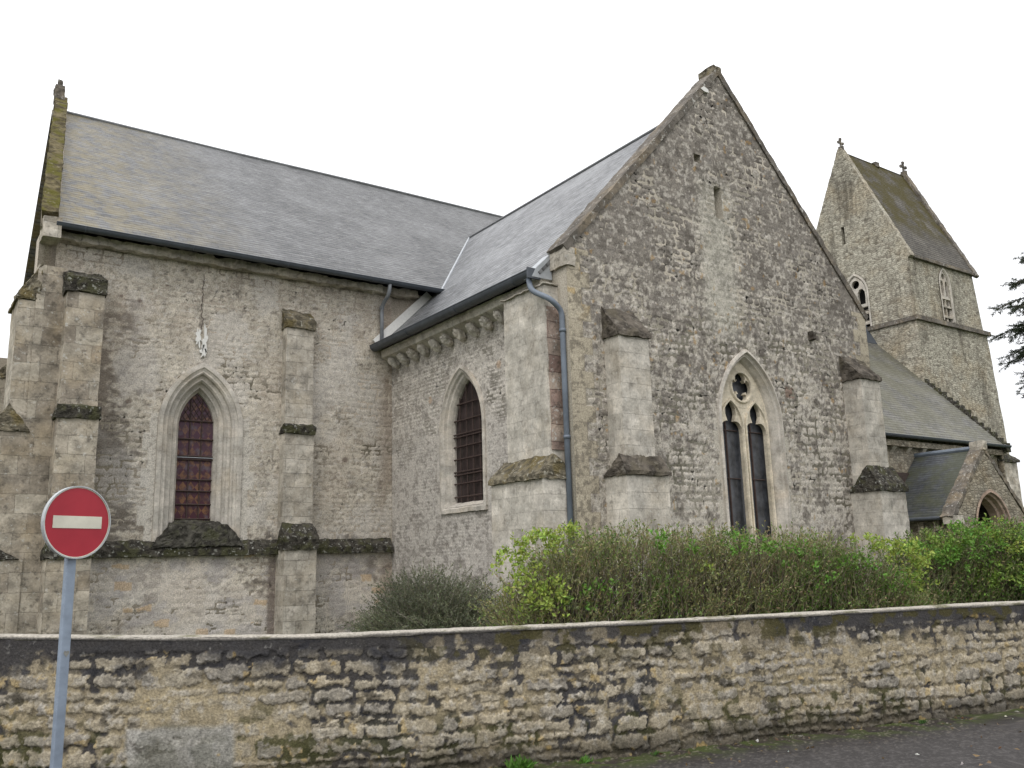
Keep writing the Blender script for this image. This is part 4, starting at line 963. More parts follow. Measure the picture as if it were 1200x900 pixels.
# lower stage
hexgrid(tw, [(TX0-.12, TY0-.14, 0), (TX1+.95, TY0-.14, 0), (TX1+.95, TY1+.1, 0), (TX0-.12, TY1+.1, 0), (TX0-.05, TY0-.04, 11.85), (TX1+.04, TY0-.04, 11.85), (TX1+.04, TY1, 11.85), (TX0-.05, TY1, 11.85)], .35)
roughen(tw, .03, 1.5)
tpk = (23.6, 21.35); tcorner = 14.95
poly_slab(tw, FX(TX0), [(TY0, 11.85), (TY1-.15, 11.85), (TY1-.1, 15.0), tpk, (TY0+.02, 14.95)], [EW, rect(23.80, 23.98, 16.4, 17.3)], 0, .5)
def FS(u, d, z): return (TX0+.5+(u-TX0-.5)*(1-.026*max(0, z-11.9)*(u-TX0)/6.1), TY0+d, z)
poly_slab(tw, FS, [(TX0+.5, 11.85), (TX1-.15, 11.85), (TX1-.15, 14.98), (TX0+.5, 14.98)], [SW], 0, .5)
poly_slab(tw, FX(TX1-.9), [(TY0+.5, 11.85), (TY1, 11.85), (TY1, 15), (23.6, 21.1), (TY0+.5, 15.9)], [], 0, .35)
box(tw, TX0+.1, TX1-.9, TY1-.5, TY1-.1, 11.85, 15)
tower = bm_obj('tower', tw, M['tower'], church); tower['label'] = 'saddleback bell tower with mossy roof'
bm = bmesh.new()
for a in ((TX0-.16, TX1+.16, TY0-.18, TY0+.05), (TX0-.16, TX0+.05, TY0-.18, TY1+.1), (TX1-.05, TX1+.16, TY0-.18, TY1+.1)): box(bm, a[0], a[1], a[2], a[3], 11.80, 12.0, .25)
roughen(bm, .015, 3); bm_obj('string_course', bm, M['coping'], tower)
roof('tower_roof', [([(TX0+.28, TY0-.12, 14.9), (TX1-.55, TY0-.12, 14.9), (TX1-.55, 23.6, 21.22), (TX0+.28, 23.6, 21.22)], (TX0, TY0-.12, 14.9), (1, 0, 0)),
                    ([(TX1-.55, 26.6, 14.9), (TX0+.28, 26.6, 14.9), (TX0+.28, 23.6, 21.22), (TX1-.55, 23.6, 21.22)], (TX0, 26.6, 14.9), (1, 0, 0))], 'slate5', tower)
bm = bmesh.new(); box(bm, TX0+.3, TX1-.5, TY0-.16, TY0+.1, 14.78, 14.92, .3); roughen(bm, .02, 3); bm_obj('cornice', bm, M['coping'], tower)
FT = lambda u, y, z: (TX0+y, u, z)
rake_coping('gable_coping', (TY0-.05, 14.8), (23.6, 21.3), 0, .35, .10, .0, 'tower', tower, fr=FT); rake_coping('gable_coping', (26.55, 14.8), (23.6, 21.3), 0, .35, .10, .0, 'tower', tower, fr=FT)
rake_coping('gable_coping', (TY0-.12, 14.7), (23.6, 21.3), 5.5, 5.85, .12, .0, 'coping', tower, fr=FT, amp=.03); rake_coping('gable_coping', (26.6, 14.7), (23.6, 21.3), 5.5, 5.85, .12, .0, 'coping', tower, fr=FT)
def cross(x, y, z, s_):
    bm = bmesh.new(); box(bm, x-.11*s_, x+.11*s_, y-.2*s_, y+.2*s_, z-.1, z+.22*s_, .15)
    box(bm, x-.06*s_, x+.06*s_, y-.06*s_, y+.06*s_, z+.2*s_, z+.85*s_, .1); box(bm, x-.28*s_, x+.28*s_, y-.05*s_, y+.05*s_, z+.48*s_, z+.6*s_, .1)
    for (dx, dz) in ((-.29, .54), (.29, .54), (0, .86)): box(bm, x+(dx-.09)*s_, x+(dx+.09)*s_, y-.07*s_, y+.07*s_, z+(dz-.09)*s_, z+(dz+.09)*s_, .1)
    roughen(bm, .02, 4); return bm_obj('cross', bm, M['coping'], tower)
cross(TX0+.18, 23.6, 21.35, .62)['label'] = 'small stone cross on the east gable of the tower'
cross(TX1-.4, 23.6, 21.35, .75)['label'] = 'small stone cross on the west gable of the tower'
bm = bmesh.new(); box(bm, 39.95, 40.25, 23.48, 23.72, 21.1, 21.34, .1); roughen(bm, .04, 4); bm_obj('ridge_stone', bm, M['coping'], tower)
bm = bmesh.new(); tube(bm, [(39.6, 23.6, 21.2), (39.6, 23.6, 23.6)], .009, 6); bm_obj('lightning_rod', bm, M['lead'], tower)
def belfry(fr, c, spring, w, e, bottom, lab):
    bm = bmesh.new(); sweep_arch(bm, fr, c, spring, w, e, [(.10, -.04), (.02, -.05), (-.02, .0), (-.06, .12), (-.06, .4)], bottom, 8)
    o = bm_obj('belfry_window', bm, M['dressed'], tower, recalc=False); o['label'] = lab
    zb = spring-.35; ap = spring+math.sqrt((w+e)**2-e*e)
    outer = arch_pts(c, spring, w, e, -.05, zb-.35, 8)
    lw = w*.40; hol = []
    for sg in (-1, 1):
        hol.append([(c+sg*w*.46+p*lw, q) for p, q in ((-.75, zb-.2), (-.85, zb+.15), (-.8, zb+.38), (-.35, zb+.55), (.35, zb+.55), (.8, zb+.38), (.85, zb+.15), (.75, zb-.2))])
    hol.append(circ(c, ap-.42*w/.55, .2*w/.55, 12))
    b2 = bmesh.new(); poly_slab(b2, fr, outer, hol, .02, .16); bm_obj('tracery', b2, M['dressed'], o)
    b3 = bmesh.new(); poly_slab(b3, fr, arch_pts(c, spring, w, e, -.02, bottom, 8), [], .42, .46); bm_obj('opening', b3, M['void'], o)
    b4 = bmesh.new(); box_ = []
    for z in np.arange(bottom+.15, zb-.45, .5):
        hexgrid(b4, [fr(c-w, .0, z), fr(c+w, .0, z), fr(c+w, .4, z+.25), fr(c-w, .4, z+.25), fr(c-w, .0, z+.08), fr(c+w, .0, z+.08), fr(c+w, .4, z+.33), fr(c-w, .4, z+.33)], .3)
    hexgrid(b4, [fr(c-.05, .05, bottom), fr(c+.05, .05, bottom), fr(c+.05, .15, bottom), fr(c-.05, .15, bottom), fr(c-.05, .05, zb-.3), fr(c+.05, .05, zb-.3), fr(c+.05, .15, zb-.3), fr(c-.05, .15, zb-.3)], .3)
    bm_obj('louvre', b4, M['ashlar'], o)
belfry(FX(TX0), 23.55, 13.75, .58, .45, 12.02, 'two-light belfry opening in the east face')
belfry(FY(TY0), 39.85, 13.9, .42, .45, 12.12, 'two-light belfry opening in the south face')
bm = bmesh.new(); box(bm, TX0+.45, TX0+.55, 23.7, 24.1, 16.3, 17.4); bm_obj('slit_backing', bm, M['void'], tower)
# dark slated saddle on the ridge under the belfry window
bm = bmesh.new(); hexgrid(bm, [(35.6, 22.7, 11.1), (37.0, 22.7, 11.1), (37.0, 24.5, 11.1), (35.6, 24.5, 11.1), (36.4, 23.3, 12.1), (37.0, 23.3, 12.35), (37.0, 23.9, 12.35), (36.4, 23.9, 12.1)], .3); bm_obj('ridge_saddle', bm, M['zinc'], church)

# --- porch
PX0, PX1, PC, PY = 28.7, 33.1, 30.9, 15.48
pb = bmesh.new(); arch = arch_pts(PC, 2.2, 1.12, .2, 0, .1, 10)
pts = [(PX0, .1)]+[arch[0]]+arch[1:-1]+[arch[-1]]+[(PX1, .1), (PX1, 2.75), (PC, 5.0), (PX0, 2.75)]
poly_slab(pb, FY(PY), pts, [], 0, .5)
box(pb, PX0+.01, PX0+.4, PY+.5, 18.0, .1, 2.72); box(pb, PX1-.4, PX1-.01, PY+.5, 18.0, .1, 2.72)
porch = bm_obj('porch', pb, M['porch'], church); porch['label'] = 'small gabled porch with a pointed arch and slate roof'
SPo = (5.05-2.7)/(PC-(PX0-.25))
roof('porch_roof', [([(PX0-.25, PY+.4, 2.7), (PX0-.25, 18.0, 2.7), (PC, 18.0, 5.05), (PC, PY+.4, 5.05)], (PX0-.25, 0, 2.7), (0, 1, 0)),
                    ([(PX1+.25, 18.0, 2.7), (PX1+.25, PY+.4, 2.7), (PC, PY+.4, 5.05), (PC, 18.0, 5.05)], (PX1+.25, 0, 2.7), (0, 1, 0))], 'slate4', porch)
bm = bmesh.new(); tube(bm, [(PC, PY+.4, 5.07), (PC, 18.0, 5.07)], .09, 8); bm_obj('ridge_cap', bm, M['pipe'], porch)
rake_coping('gable_coping', (PX0-.32, 2.62), (PC, 5.0), PY, PY+.42, .11, .02, 'coping', porch, amp=.04); rake_coping('gable_coping', (PX1+.32, 2.62), (PC, 5.0), PY, PY+.42, .11, .02, 'coping', porch, amp=.04)
bm = bmesh.new(); box(bm, PC-.16, PC+.16, PY-.06, PY+.4, 5.0, 5.3, .1); roughen(bm, .03, 5); bm_obj('apex_stone', bm, M['ashlar'], porch)
bm = bmesh.new(); sweep_arch(bm, FY(PY), PC, 2.2, 1.12, .2, [(.12, -.04), (.02, -.05), (0, .02), (-.06, .06), (-.08, .2), (-.16, .24), (-.2, .5)], .1, 12); 
M['archpink'] = stone_mat('warm_arch_stone', (.36, .28, .22), (.31, .23, .18), .5, .3, dark=.2, ochre=.2)
bm_obj('doorway_arch', bm, M['archpink'], porch, recalc=False)
bm = bmesh.new(); box(bm, PX0+.4, PX1-.4, 17.9, 17.98, .1, 4.4); bm_obj('inner_doorway', bm, flat_mat('shadowed_door', (.05, .035, .03), .9), porch)
bm = bmesh.new(); tube(bm, [(PX0-.3, PY+.45, 2.66), (PX0-.3, 17.98, 2.66)], .06, 8); bm_obj('gutter', bm, M['zinc'], porch)
for i in range(4):
    bm = bmesh.new(); box(bm, PX0-.14, PX0+.05, 16.1+i*.55, 16.3+i*.55, 2.25, 2.58, .1); roughen(bm, .03, 5); bm_obj('corbel', bm, M['porch'], porch)
bm = bmesh.new(); box(bm, PX0-.35, PX0+.3, PY-.02, PY+.35, 2.45, 2.72, .1); roughen(bm, .02, 5); bm_obj('kneeler', bm, M['ashlar'], porch)

# ================================================================== VEGETATION
def leaf_mat(name, rough=.6, trans=.25):
    m, nt, b = newmat(name); L = nt.links.new
    at = N(nt, 'ShaderNodeAttribute', attribute_name='Col'); L(at.outputs['Color'], b.inputs['Base Color'])
    b.inputs['Roughness'].default_value = rough; b.inputs['Specular IOR Level'].default_value = .35
    tr = N(nt, 'ShaderNodeBsdfTranslucent'); L(at.outputs['Color'], tr.inputs['Color']); mx = N(nt, 'ShaderNodeMixShader'); mx.inputs[0].default_value = trans
    L(b.outputs[0], mx.inputs[1]); L(tr.outputs[0], mx.inputs[2]); L(mx.outputs[0], nt.nodes['Material Output'].inputs[0]); return m
M['leaf'] = leaf_mat('leaf'); M['twig'] = leaf_mat('twig', .9, 0)
def unit(v): return v/np.maximum(np.linalg.norm(v, axis=-1, keepdims=True), 1e-6)
def leaves_mesh(P0, D, Ln, Wd, Cc, up=None, fold=.25):
    """leaf = 2 quads folded on the midrib; P0 base, D direction"""
    n = len(P0); D = unit(D); rnd = rng.randn(n, 3); Sd = unit(np.cross(D, rnd)); Nn = np.cross(Sd, D)
    Ln = Ln[:, None]; Wd = Wd[:, None]
    a = P0; m1 = P0+D*Ln*.45-Nn*Wd*fold*.5; t = P0+D*Ln+Nn*Ln*rng.uniform(-.15, .05, (n, 1)); l = P0+D*Ln*.5+Sd*Wd*.5+Nn*Wd*fold; r = P0+D*Ln*.5-Sd*Wd*.5+Nn*Wd*fold
    V = np.stack([a, l, t, r, m1], 1).reshape(-1, 3); b = np.arange(n)[:, None]*5
    F = np.concatenate([b+np.array([[0, 4, 1, 1]]), b+np.array([[4, 2, 1, 1]]), b+np.array([[0, 3, 4, 4]]), b+np.array([[3, 2, 4, 4]])])[:, :3]
    return V, F, np.repeat(Cc, 5, 0)
def twigs_mesh(A, B, r0, r1, Cc, mid=None):
    n = len(A); D = unit(B-A); s1 = unit(np.cross(D, rng.randn(n, 3))); s2 = np.cross(D, s1); V = []
    pts = [(A, r0), (B, r1)] if mid is None else [(A, r0), (mid, (r0+r1)/2), (B, r1)]
    for p, r_ in pts:
        r_ = np.broadcast_to(r_, (n,))[:, None]
        for k in range(3): a = 2*math.pi*k/3; V.append(p+(s1*math.cos(a)+s2*math.sin(a))*r_)
    V = np.stack(V, 1); m_ = V.shape[1]; b = np.arange(n)[:, None]*m_; F = []
    for s_ in range(len(pts)-1):
        for k in range(3): F.append(b+np.array([[s_*3+k, s_*3+(k+1) % 3, s_*3+3+(k+1) % 3, s_*3+3+k]]))
    return V.reshape(-1, 3), np.concatenate(F), np.repeat(Cc, m_, 0)
def cvar(base, n, v=.25, h=.12):
    c = np.array(base)[None, :]*(1+v*rng.uniform(-1, 1, (n, 1)))*(1+h*rng.uniform(-1, 1, (n, 3))); return np.clip(c, .004, .9)

def hedge(label, A, B, width, topf, z0, n_sh, leafy, bright, olive, parts=True, taperL=.6, taperR=.6, group=None, brightz=None, big=1.0, loc=None):
    A = np.array(A, float); B = np.array(B, float); Ld = np.linalg.norm(B-A); t = (B-A)/Ld; nrm = np.array([-t[1], t[0]])
    root = thing('hedge', label, 'hedge', (float((A[0]+B[0])/2), float((A[1]+B[1])/2), .14), group)
    s_ = rng.uniform(0, Ld, n_sh); q = rng.uniform(-1, 1, n_sh)*width/2
    def prof(s_, q):
        e = np.minimum(sst(0, taperL, s_+.25), sst(0, taperR, Ld-s_+.25))
        tz = topf(s_/Ld); tz = z0+(tz-z0)*(.38+.62*e)
        tz = tz-.10*(np.abs(q)/(width/2))**3+.10*(fbm(s_*1.5, q*2, 61)-.5)+.08*(fbm(s_*6, q*6, 62)-.5)
        return tz
    top = prof(s_, q)+rng.normal(0, .035, n_sh)
    Bx = A[None, :]+t*s_[:, None]+nrm*q[:, None]
    # shoots: start somewhere in the body, run up with a slight lean outward
    h0 = rng.uniform(.0, 1, n_sh)**.9; zb = z0+.1+(top-z0-.25)*h0*.9; ln = rng.uniform(.16, .42, n_sh); ze = np.minimum(zb+ln, top)
    outw = q/(width/2)*.12+rng.normal(0, .10, n_sh); along = rng.normal(0, .13, n_sh)+(-.14*(1-sst(0, .6, s_))+.14*(1-sst(0, .6, Ld-s_)))
    P0 = np.stack([Bx[:, 0], Bx[:, 1], zb], -1)
    P1 = P0+np.stack([nrm[0]*outw+t[0]*along, nrm[1]*outw+t[1]*along, ze-zb], -1)
    mid = (P0+P1)/2+rng.normal(0, .022, (n_sh, 3))
    tc_ = cvar((.22, .20, .12), n_sh, .45)
    V, F, Cc = twigs_mesh(P0, P1, .0042, .0018, tc_, mid)
    # woody stems
    ns = int(n_sh*.10); s2 = rng.uniform(.1, Ld-.1, ns); q2 = rng.uniform(-.8, .8, ns)*width/2; a0 = A+t*s2[:, None]+nrm*q2[:, None]; t2 = prof(s2, q2)
    S0 = np.stack([a0[:, 0], a0[:, 1], np.full(ns, z0)], -1); S1 = S0+np.stack([rng.normal(0, .13, ns), rng.normal(0, .1, ns), (t2-z0)*rng.uniform(.55, .9, ns)], -1)
    V2, F2, C2 = twigs_mesh(S0, S1, .011, .004, cvar((.10, .085, .06), ns, .4), (S0+S1)/2+rng.normal(0, .03, (ns, 3)))
    me = np_mesh('stems', np.concatenate([V, V2]), np.concatenate([F, F2+len(V)]), np.concatenate([Cc, C2])); link2('stems', me, M['twig'], root)
    # leaves along shoots
    k = leafy; idx = np.repeat(np.arange(n_sh), k); f = rng.uniform(.1, 1.02, len(idx)); p = P0[idx]+(P1-P0)[idx]*f[:, None]
    d = unit((P1-P0)[idx])*1.0+rng.normal(0, .6, (len(idx), 3))
    dens = fbm(s_*2.2, zb*2.6+q, 63); keep = rng.rand(len(idx)) < (.35+.65*sst(.3, .6, dens[idx]))
    p = p[keep]; d = d[keep]; idx = idx[keep]; n = len(p)
    cc = cvar(olive, n, .4, .15)
    gr = rng.rand(n) < sst(.35, .75, fbm(p[:, 0]*1.6, p[:, 2]*2+p[:, 1], 64)); cc[gr] = cvar((.13, .21, .045), gr.sum(), .4); dry = rng.rand(n) < .2; cc[dry] = cvar((.30, .25, .14), dry.sum(), .3)
    V1, F1, C1 = leaves_mesh(p, d, rng.uniform(.026, .060, n)*big, rng.uniform(.011, .022, n)*big, cc)
    # larger bright leaves in clumps
    Vs, Fs, Cs = [V1], [F1], [C1]; off = len(V1)
    for (sf, qf, zf, rad, cnt, col) in bright:
        c0 = A+t*sf*Ld+nrm*qf*width/2; pc = np.array([c0[0], c0[1], zf]); ng = max(6, cnt//9); g0 = pc+rng.normal(0, 1, (ng, 3))*np.array([rad, rad, rad*.8])*.6
        g0[:, 2] = np.minimum(g0[:, 2], topf(sf)+.02)
        gi = rng.randint(0, ng, cnt); pp = g0[gi]+rng.normal(0, .03, (cnt, 3)); dd = rng.normal(0, 1, (cnt, 3))+np.array([0, 0, .5])
        # face leaves outward toward the road
        v_, f_, c_ = leaves_mesh(pp, dd, rng.uniform(.04, .075, cnt), rng.uniform(.022, .036, cnt), cvar(col, cnt, .3, .12)); Vs.append(v_); Fs.append(f_+off); Cs.append(c_); off += len(v_)
        a_ = g0; b_ = g0+rng.normal(0, .06, g0.shape)-np.array([0, 0, .18])
    me = np_mesh('foliage', np.concatenate(Vs), np.concatenate(Fs), np.concatenate(Cs)); link2('foliage', me, M['leaf'], root)
    return root
YG_ = (.28, .36, .07); LG = (.13, .26, .04); DG = (.045, .085, .02)
br1 = [(.02, -.2, 1.72, .20, 240, YG_), (.05, -.9, 1.86, .18, 260, YG_), (.10, -.95, 1.93, .14, 130, YG_), (.0, -.8, 1.42, .22, 260, YG_), (.06, -1, 1.30, .16, 190, YG_), (.03, -1, 1.15, .18, 220, YG_), (.11, -1.05, 1.2, .14, 60, LG),
       (.16, -1.02, 1.3, .1, 40, LG), (.30, -1.03, 1.75, .12, 70, LG), (.37, -1.05, 1.72, .07, 34, LG), (.40, -1.05, 1.5, .10, 30, YG_), (.48, -1.02, 1.78, .16, 110, LG), (.55, -1.02, 1.7, .14, 90, LG), (.62, -1, 1.6, .2, 150, LG), (.68, -1, 1.4, .2, 120, LG), (.80, -1, 1.5, .2, 150, LG), (.85, -.8, 1.72, .15, 130, YG_), (.93, -.9, 1.66, .2, 300, YG_), (.98, -.9, 1.45, .18, 260, YG_), (.99, -.6, 1.2, .18, 170, YG_), (.9, -1, 1.25, .2, 110, LG)]
hedge('long brownish green clipped hedge with yellow-green leaves at both ends, before the gable', (5.75, 8.35), (11.55, 7.15), .95, lambda f: np.interp(f, [0, .12, .3, .7, 1], [1.80, 1.98, 2.04, 1.92, 1.62]), .35, 6500, 15, br1, (.24, .26, .10), taperL=.95, taperR=1.35)
br2 = [(rng.uniform(0, .62), -1.02, rng.uniform(1.1, 1.95), .22, 230, LG if rng.rand() < .55 else (.18, .27, .05)) for _ in range(30)]+[(.25, -1.05, 1.75, .25, 260, YG_), (.33, -1.05, 1.5, .3, 300, YG_), (.2, -1, 1.6, .25, 240, LG), (.42, -1.05, 1.8, .25, 220, YG_), (.40, -1.05, 1.3, .25, 200, LG)]
hedge('dense leafy green hedge in front of the porch, right of the two', (12.7, 8.15), (20.0, 6.5), 1.3, lambda f: np.interp(f, [0, .1, .3, 1], [1.66, 1.92, 2.06, 2.12]), .3, 9500, 13, br2, (.11, .16, .045), taperL=1.3, big=1.25)

# grey leafless bush at the foot of the transept wall
def bush(name, label, c, rad, h, n_sh, col, leafcol, leafn, loc_z=.14):
    root = thing(name, label, 'bush', (c[0], c[1], loc_z)); n = n_sh
    th = rng.uniform(0, 2*math.pi, n); el = np.arccos(rng.uniform(0.02, 1, n)); r_ = rng.uniform(.55, 1.02, n)
    r_ = r_*(1+.7*(fbm(np.cos(th)*2+5, np.sin(th)*2+el*2, 91, 5)-.5))
    E_ = np.stack([c[0]+rad*r_*np.sin(el)*np.cos(th), c[1]+rad*r_*np.sin(el)*np.sin(th), loc_z+h*r_*np.cos(el)], -1)
    base = np.array([c[0], c[1], loc_z]); E_ = E_+rng.normal(0, .05, (n, 3)); S_ = base+(E_-base)*rng.uniform(.72, .92, (n, 1))+rng.normal(0, .06, (n, 3))
    V, F, C_ = twigs_mesh(S_, E_, .004, .0015, cvar(col, n, .4)); 
    nb = 60; E2 = E_[:nb]; V2, F2, C2 = twigs_mesh(np.repeat(base[None], nb, 0)+rng.normal(0, .05, (nb, 3)), E2, .014, .004, cvar(col, nb, .3))
    me = np_mesh('stems', np.concatenate([V, V2]), np.concatenate([F, F2+len(V)]), np.concatenate([C_, C2])); link2('stems', me, M['twig'], root)
    idx = np.repeat(np.arange(n), leafn); f = rng.uniform(0, 1, len(idx)); p = S_[idx]+(E_-S_)[idx]*f[:, None]; m_ = len(p)
    lc = cvar(leafcol, m_, .45, .1); ins = fbm(p[:, 0]*3, p[:, 2]*3, 93); lc[ins > .55] *= 1.4
    V, F, C_ = leaves_mesh(p, unit((E_-S_)[idx])+rng.normal(0, .6, (m_, 3)), rng.uniform(.02, .045, m_), rng.uniform(.01, .02, m_), lc)
    me = np_mesh('foliage', V, F, C_); link2('foliage', me, M['leaf'], root)
bush('bush', 'dull grey-green bush at the foot of the transept wall beside the inner corner', (7.4, 12.9), 1.4, 1.42, 8500, (.20, .19, .145), (.13, .145, .085), 13)

# conifer reaching in from the right
def conifer():
    bx, by = 20.9, 7.5
    root = thing('conifer_tree', 'dark evergreen conifer whose drooping branches reach in at the right edge', 'tree', (bx, by, .14))
    bm = bmesh.new(); tube(bm, [(bx, by, .1), (bx+.05, by, 3), (bx, by+.05, 6), (bx, by, 10.5)], .24, 10, .04); bm_obj('trunk', bm, flat_mat('conifer_bark', (.08, .06, .045), .95, 0, .3, 8, .02), root)
    TA, TB, SP, SD = [], [], [], []
    for z in np.arange(4.7, 10.0, .24):
        nb = 13; Lmax = np.interp(z, [4.7, 5.2, 5.7, 6.5, 7.6, 8.6, 10], [1.7, 2.1, 1.75, 2.15, 1.7, 1.1, .2])
        for k in range(nb):
            a = rng.uniform(0, 2*math.pi) if k else math.pi*rng.uniform(.9, 1.2); l = Lmax*rng.uniform(.7, 1.08); p = np.array([bx, by, z+rng.uniform(-.1, .1)-.25]); d = np.array([math.cos(a), math.sin(a), .05])
            n = int(l/.12)+2; prev = p
            for i in range(n):
                f = (i+1)/n; q = p+d*l*f+np.array([0, 0, .22*math.sin(f*2.6)*l*.5-.12*f*f*l]); TA.append(prev); TB.append(q)
                if f > .22:
                    for s_ in (-1, 1):
                        sd = np.array([-math.sin(a)*s_, math.cos(a)*s_, -.25])+d*.7+rng.normal(0, .25, 3)-np.array([0, 0, rng.uniform(0, .6)]); ll = .52*(1-f*.5)*rng.uniform(.6, 1.1)
                        SP.append(q); SD.append(sd/np.linalg.norm(sd)*ll)
                prev = q
            SP.append(prev); SD.append(d*.22)
    TA, TB, SP, SD = map(np.array, (TA, TB, SP, SD)); n = len(TA)
    V, F, C_ = twigs_mesh(TA, TB, .018, .012, cvar((.06, .045, .035), n, .3)); V2, F2, C2 = twigs_mesh(SP, SP+SD, .006, .003, cvar((.06, .05, .035), len(SP), .3))
    me = np_mesh('branches', np.concatenate([V, V2]), np.concatenate([F, F2+len(V)]), np.concatenate([C_, C2])); link2('branches', me, M['twig'], root)
    k = 46; idx = np.repeat(np.arange(len(SP)), k); f = rng.uniform(.0, 1.05, len(idx)); p = SP[idx]+SD[idx]*f[:, None]; d = unit(SD[idx])*.8+rng.normal(0, .6, (len(idx), 3)); n = len(p)
    V, F, C_ = leaves_mesh(p, d, rng.uniform(.04, .10, n), rng.uniform(.008, .017, n), cvar((.04, .055, .03), n, .4)); me = np_mesh('crown', V, F, C_); link2('crown', me, M['leaf'], root)
conifer()

# weeds at the wall foot, litter
def weed(t, label, n, size, col=(.09, .2, .03)):
    x, y, nx, ny = [float(q) for q in wall_frame(np.array(t))]; c = np.array([x+nx*.12, y+ny*.12, .0]); 
    p = c+rng.normal(0, size*.28, (n, 3))*np.array([1, .5, 0]); p[:, 2] = .0; d = rng.normal(0, .5, (n, 3)); d[:, 2] = rng.uniform(.3, 1.2, n)
    V, F, C_ = leaves_mesh(p, d, rng.uniform(.4, 1, n)*size*.8, rng.uniform(.15, .3, n)*size*.6, cvar(col, n, .3))
    me = np_mesh('weed', V, F, C_); o = link2('weed', me, M['leaf'], None); tag(o, label, 'weed', 'weeds at the foot of the wall')
weed(t_at_ratio(.695), 'largest clump of bright green weed at the foot of the wall, lower centre', 160, .16)
weed(t_at_ratio(.80), 'small bright green weed at the wall foot, second from the left', 60, .09)
weed(t_at_ratio(.93), 'single dark green weed tuft between the centre clumps and the road bend', 24, .07, (.07, .15, .03))
weed(t_at_ratio(1.6), 'low mossy green tuft at the wall foot towards the right', 71, .07, (.06, .13, .03))
def litter():
    n = 170; t = rng.uniform(12.5, 20, n); x, y, nx, ny = wall_frame(t); d = .1+rng.rand(n)**1.6*2.2
    p = np.stack([x+nx*d, y+ny*d, np.full(n, .02)], -1); dd = rng.normal(0, 1, (n, 3)); dd[:, 2] *= .12
    c = cvar((.16, .11, .06), n, .4); wh = rng.rand(n) < .12; c[wh] = cvar((.6, .6, .55), wh.sum(), .1)
    V, F, C_ = leaves_mesh(p, dd, rng.uniform(.02, .06, n), rng.uniform(.012, .03, n), c); me = np_mesh('fallen_leaves', V, F, C_); o = link2('fallen_leaves', me, M['leaf'], None); o['kind'] = 'stuff'
    tag(o, 'dead leaves and litter scattered on the road beside the wall', 'litter')
litter()
# moss growing on ledges: small tufts on the boundary wall top are part of its colour

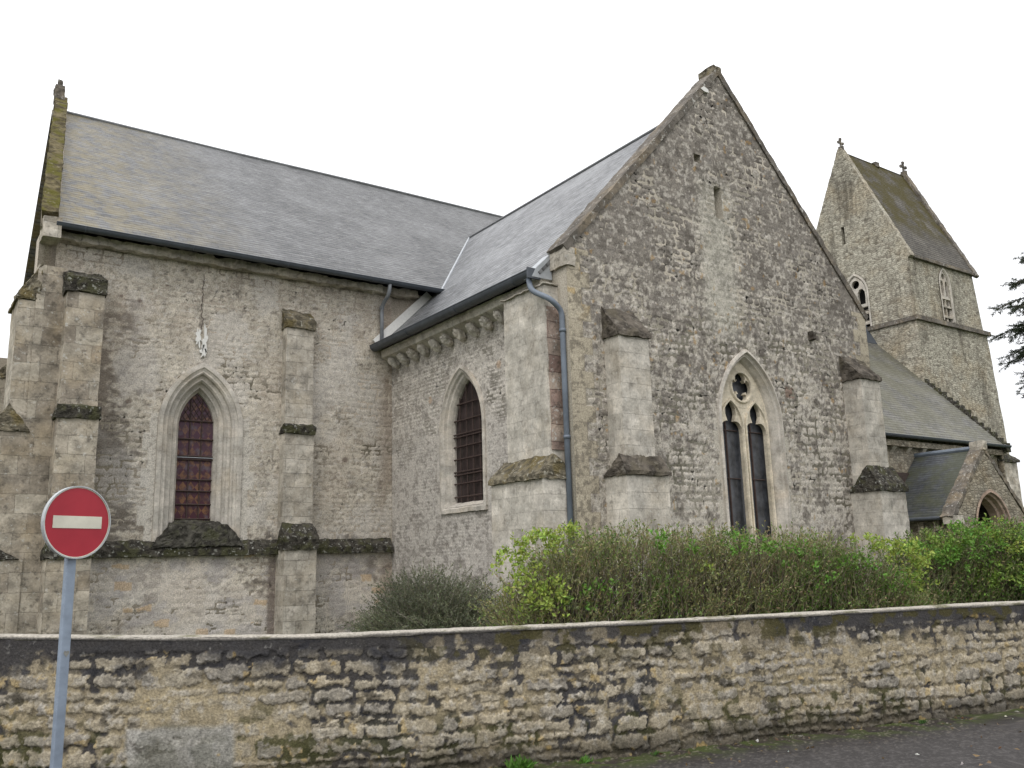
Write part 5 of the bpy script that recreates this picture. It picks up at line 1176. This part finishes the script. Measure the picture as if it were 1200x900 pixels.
# ================================================================== NO-ENTRY SIGN
def sign():
    pos = Vector((1.09, 6.98, 0)); root = thing('no_entry_sign', 'round red no-entry sign with white bar on a grey post before the wall', 'road sign', pos)
    az = R(24.); ux = Vector((math.cos(az), math.sin(az), 0)); nrm = Vector((math.sin(az), -math.cos(az), 0)); zc = 1.975
    def P3(a, b, d): p = pos+ux*a+nrm*d; return (p.x, p.y, zc+b)
    red, ntr, br_ = newmat('faded_red_enamel'); tcn = N(ntr, 'ShaderNodeTexCoord'); c = mixc(ntr, noisef(ntr, tcn.outputs['Object'], 5, 5, .3, .7), (.31, .006, .02), (.38, .012, .028)); c = mixc(ntr, noisef(ntr, tcn.outputs['Object'], 30, 5, .66, .75, 0, .35), c, (.15, .03, .03)); ntr.links.new(c, br_.inputs['Base Color']); br_.inputs['Roughness'].default_value = .45
    white = flat_mat('sign_white', (.62, .60, .50), .5, 0, .16, 5); grey = flat_mat('sign_rim', (.42, .44, .45), .4, .3, .1, 10)
    RAD = .257
    def disc(name, r0, d0, d1, mat, inner=None, parent=root, n=64):
        bm = bmesh.new(); o1 = [(r0*math.cos(2*math.pi*i/n), r0*math.sin(2*math.pi*i/n)) for i in range(n)]
        hol = [[(inner*math.cos(2*math.pi*i/n), inner*math.sin(2*math.pi*i/n)) for i in range(n)]] if inner else []
        poly_slab(bm, lambda u, d, z: P3(u, z, -d), o1, hol, -d1, -d0); return bm_obj(name, bm, mat, parent)
    pl = disc('plate', RAD-.006, .0, .020, red); disc('rim', RAD, -.004, .028, grey, RAD-.008); disc('white_border', RAD-.009, .0205, .0225, white, RAD-.014)
    bm = bmesh.new(); poly_slab(bm, lambda u, d, z: P3(u, z, -d), [(-.186, -.043), (.186, -.043), (.186, .043), (-.186, .043)], [], -.0235, -.0205); bm_obj('white_bar', bm, white, root)
    # post: rectangular galvanised tube with rounded corners, behind the plate
    bm = bmesh.new(); pw, pd, rc = .036, .02, .008; sec = []
    for (sx_, sy_, a0) in ((1, 1, 0), (-1, 1, 90), (-1, -1, 180), (1, -1, 270)):
        for k in range(4): a = R(a0+30*k); sec.append((sx_*(pw-rc)+rc*math.cos(a), sy_*(pd-rc)+rc*math.sin(a)))
    rows = []
    for z in (-.05, 2.18):
        rows.append([bm.verts.new(pos+ux*a+nrm*(b-.035)+Vector((0, 0, z))) for a, b in sec])
    for i in range(len(sec)): bm.faces.new((rows[0][i], rows[0][(i+1) % 16], rows[1][(i+1) % 16], rows[1][i]))
    for r_ in rows: bm.faces.new(r_)
    post = bm_obj('post', bm, flat_mat('galvanised_post', (.25, .30, .37), .45, .25, .18, 7), root)
    bm = bmesh.new()
    for z in (1.83, 2.09): 
        c0 = pos-nrm*.035+Vector((0, 0, z)); 
        for s_ in (-1, 1): pass
        bm = bmesh.new(); hexgrid(bm, [tuple(c0+ux*a+nrm*b+Vector((0, 0, h))) for h in (-.015, .015) for a, b in ((-.05, -.025), (.05, -.025), (.05, .034), (-.05, .034))], 9); bm_obj('clamp', bm, grey, root)
    
    bm = bmesh.new(); hp = []
    for i in range(24):
        a = 2*math.pi*i/24; hx = 16*math.sin(a)**3; hz = 13*math.cos(a)-5*math.cos(2*a)-2*math.cos(3*a)-math.cos(4*a); hp.append((hx*.0013, hz*.0016))
    poly_slab(bm, lambda u, d, z: tuple(pos+ux*(u+.006)+nrm*(-.0145+(-d))+Vector((0, 0, 1.075+z))), hp, [], -.0015, .001); bm_obj('sticker', bm, flat_mat('worn_sticker', (.22, .22, .2), .6), root)['label'] = 'small worn heart-shaped sticker on the post'
sign()
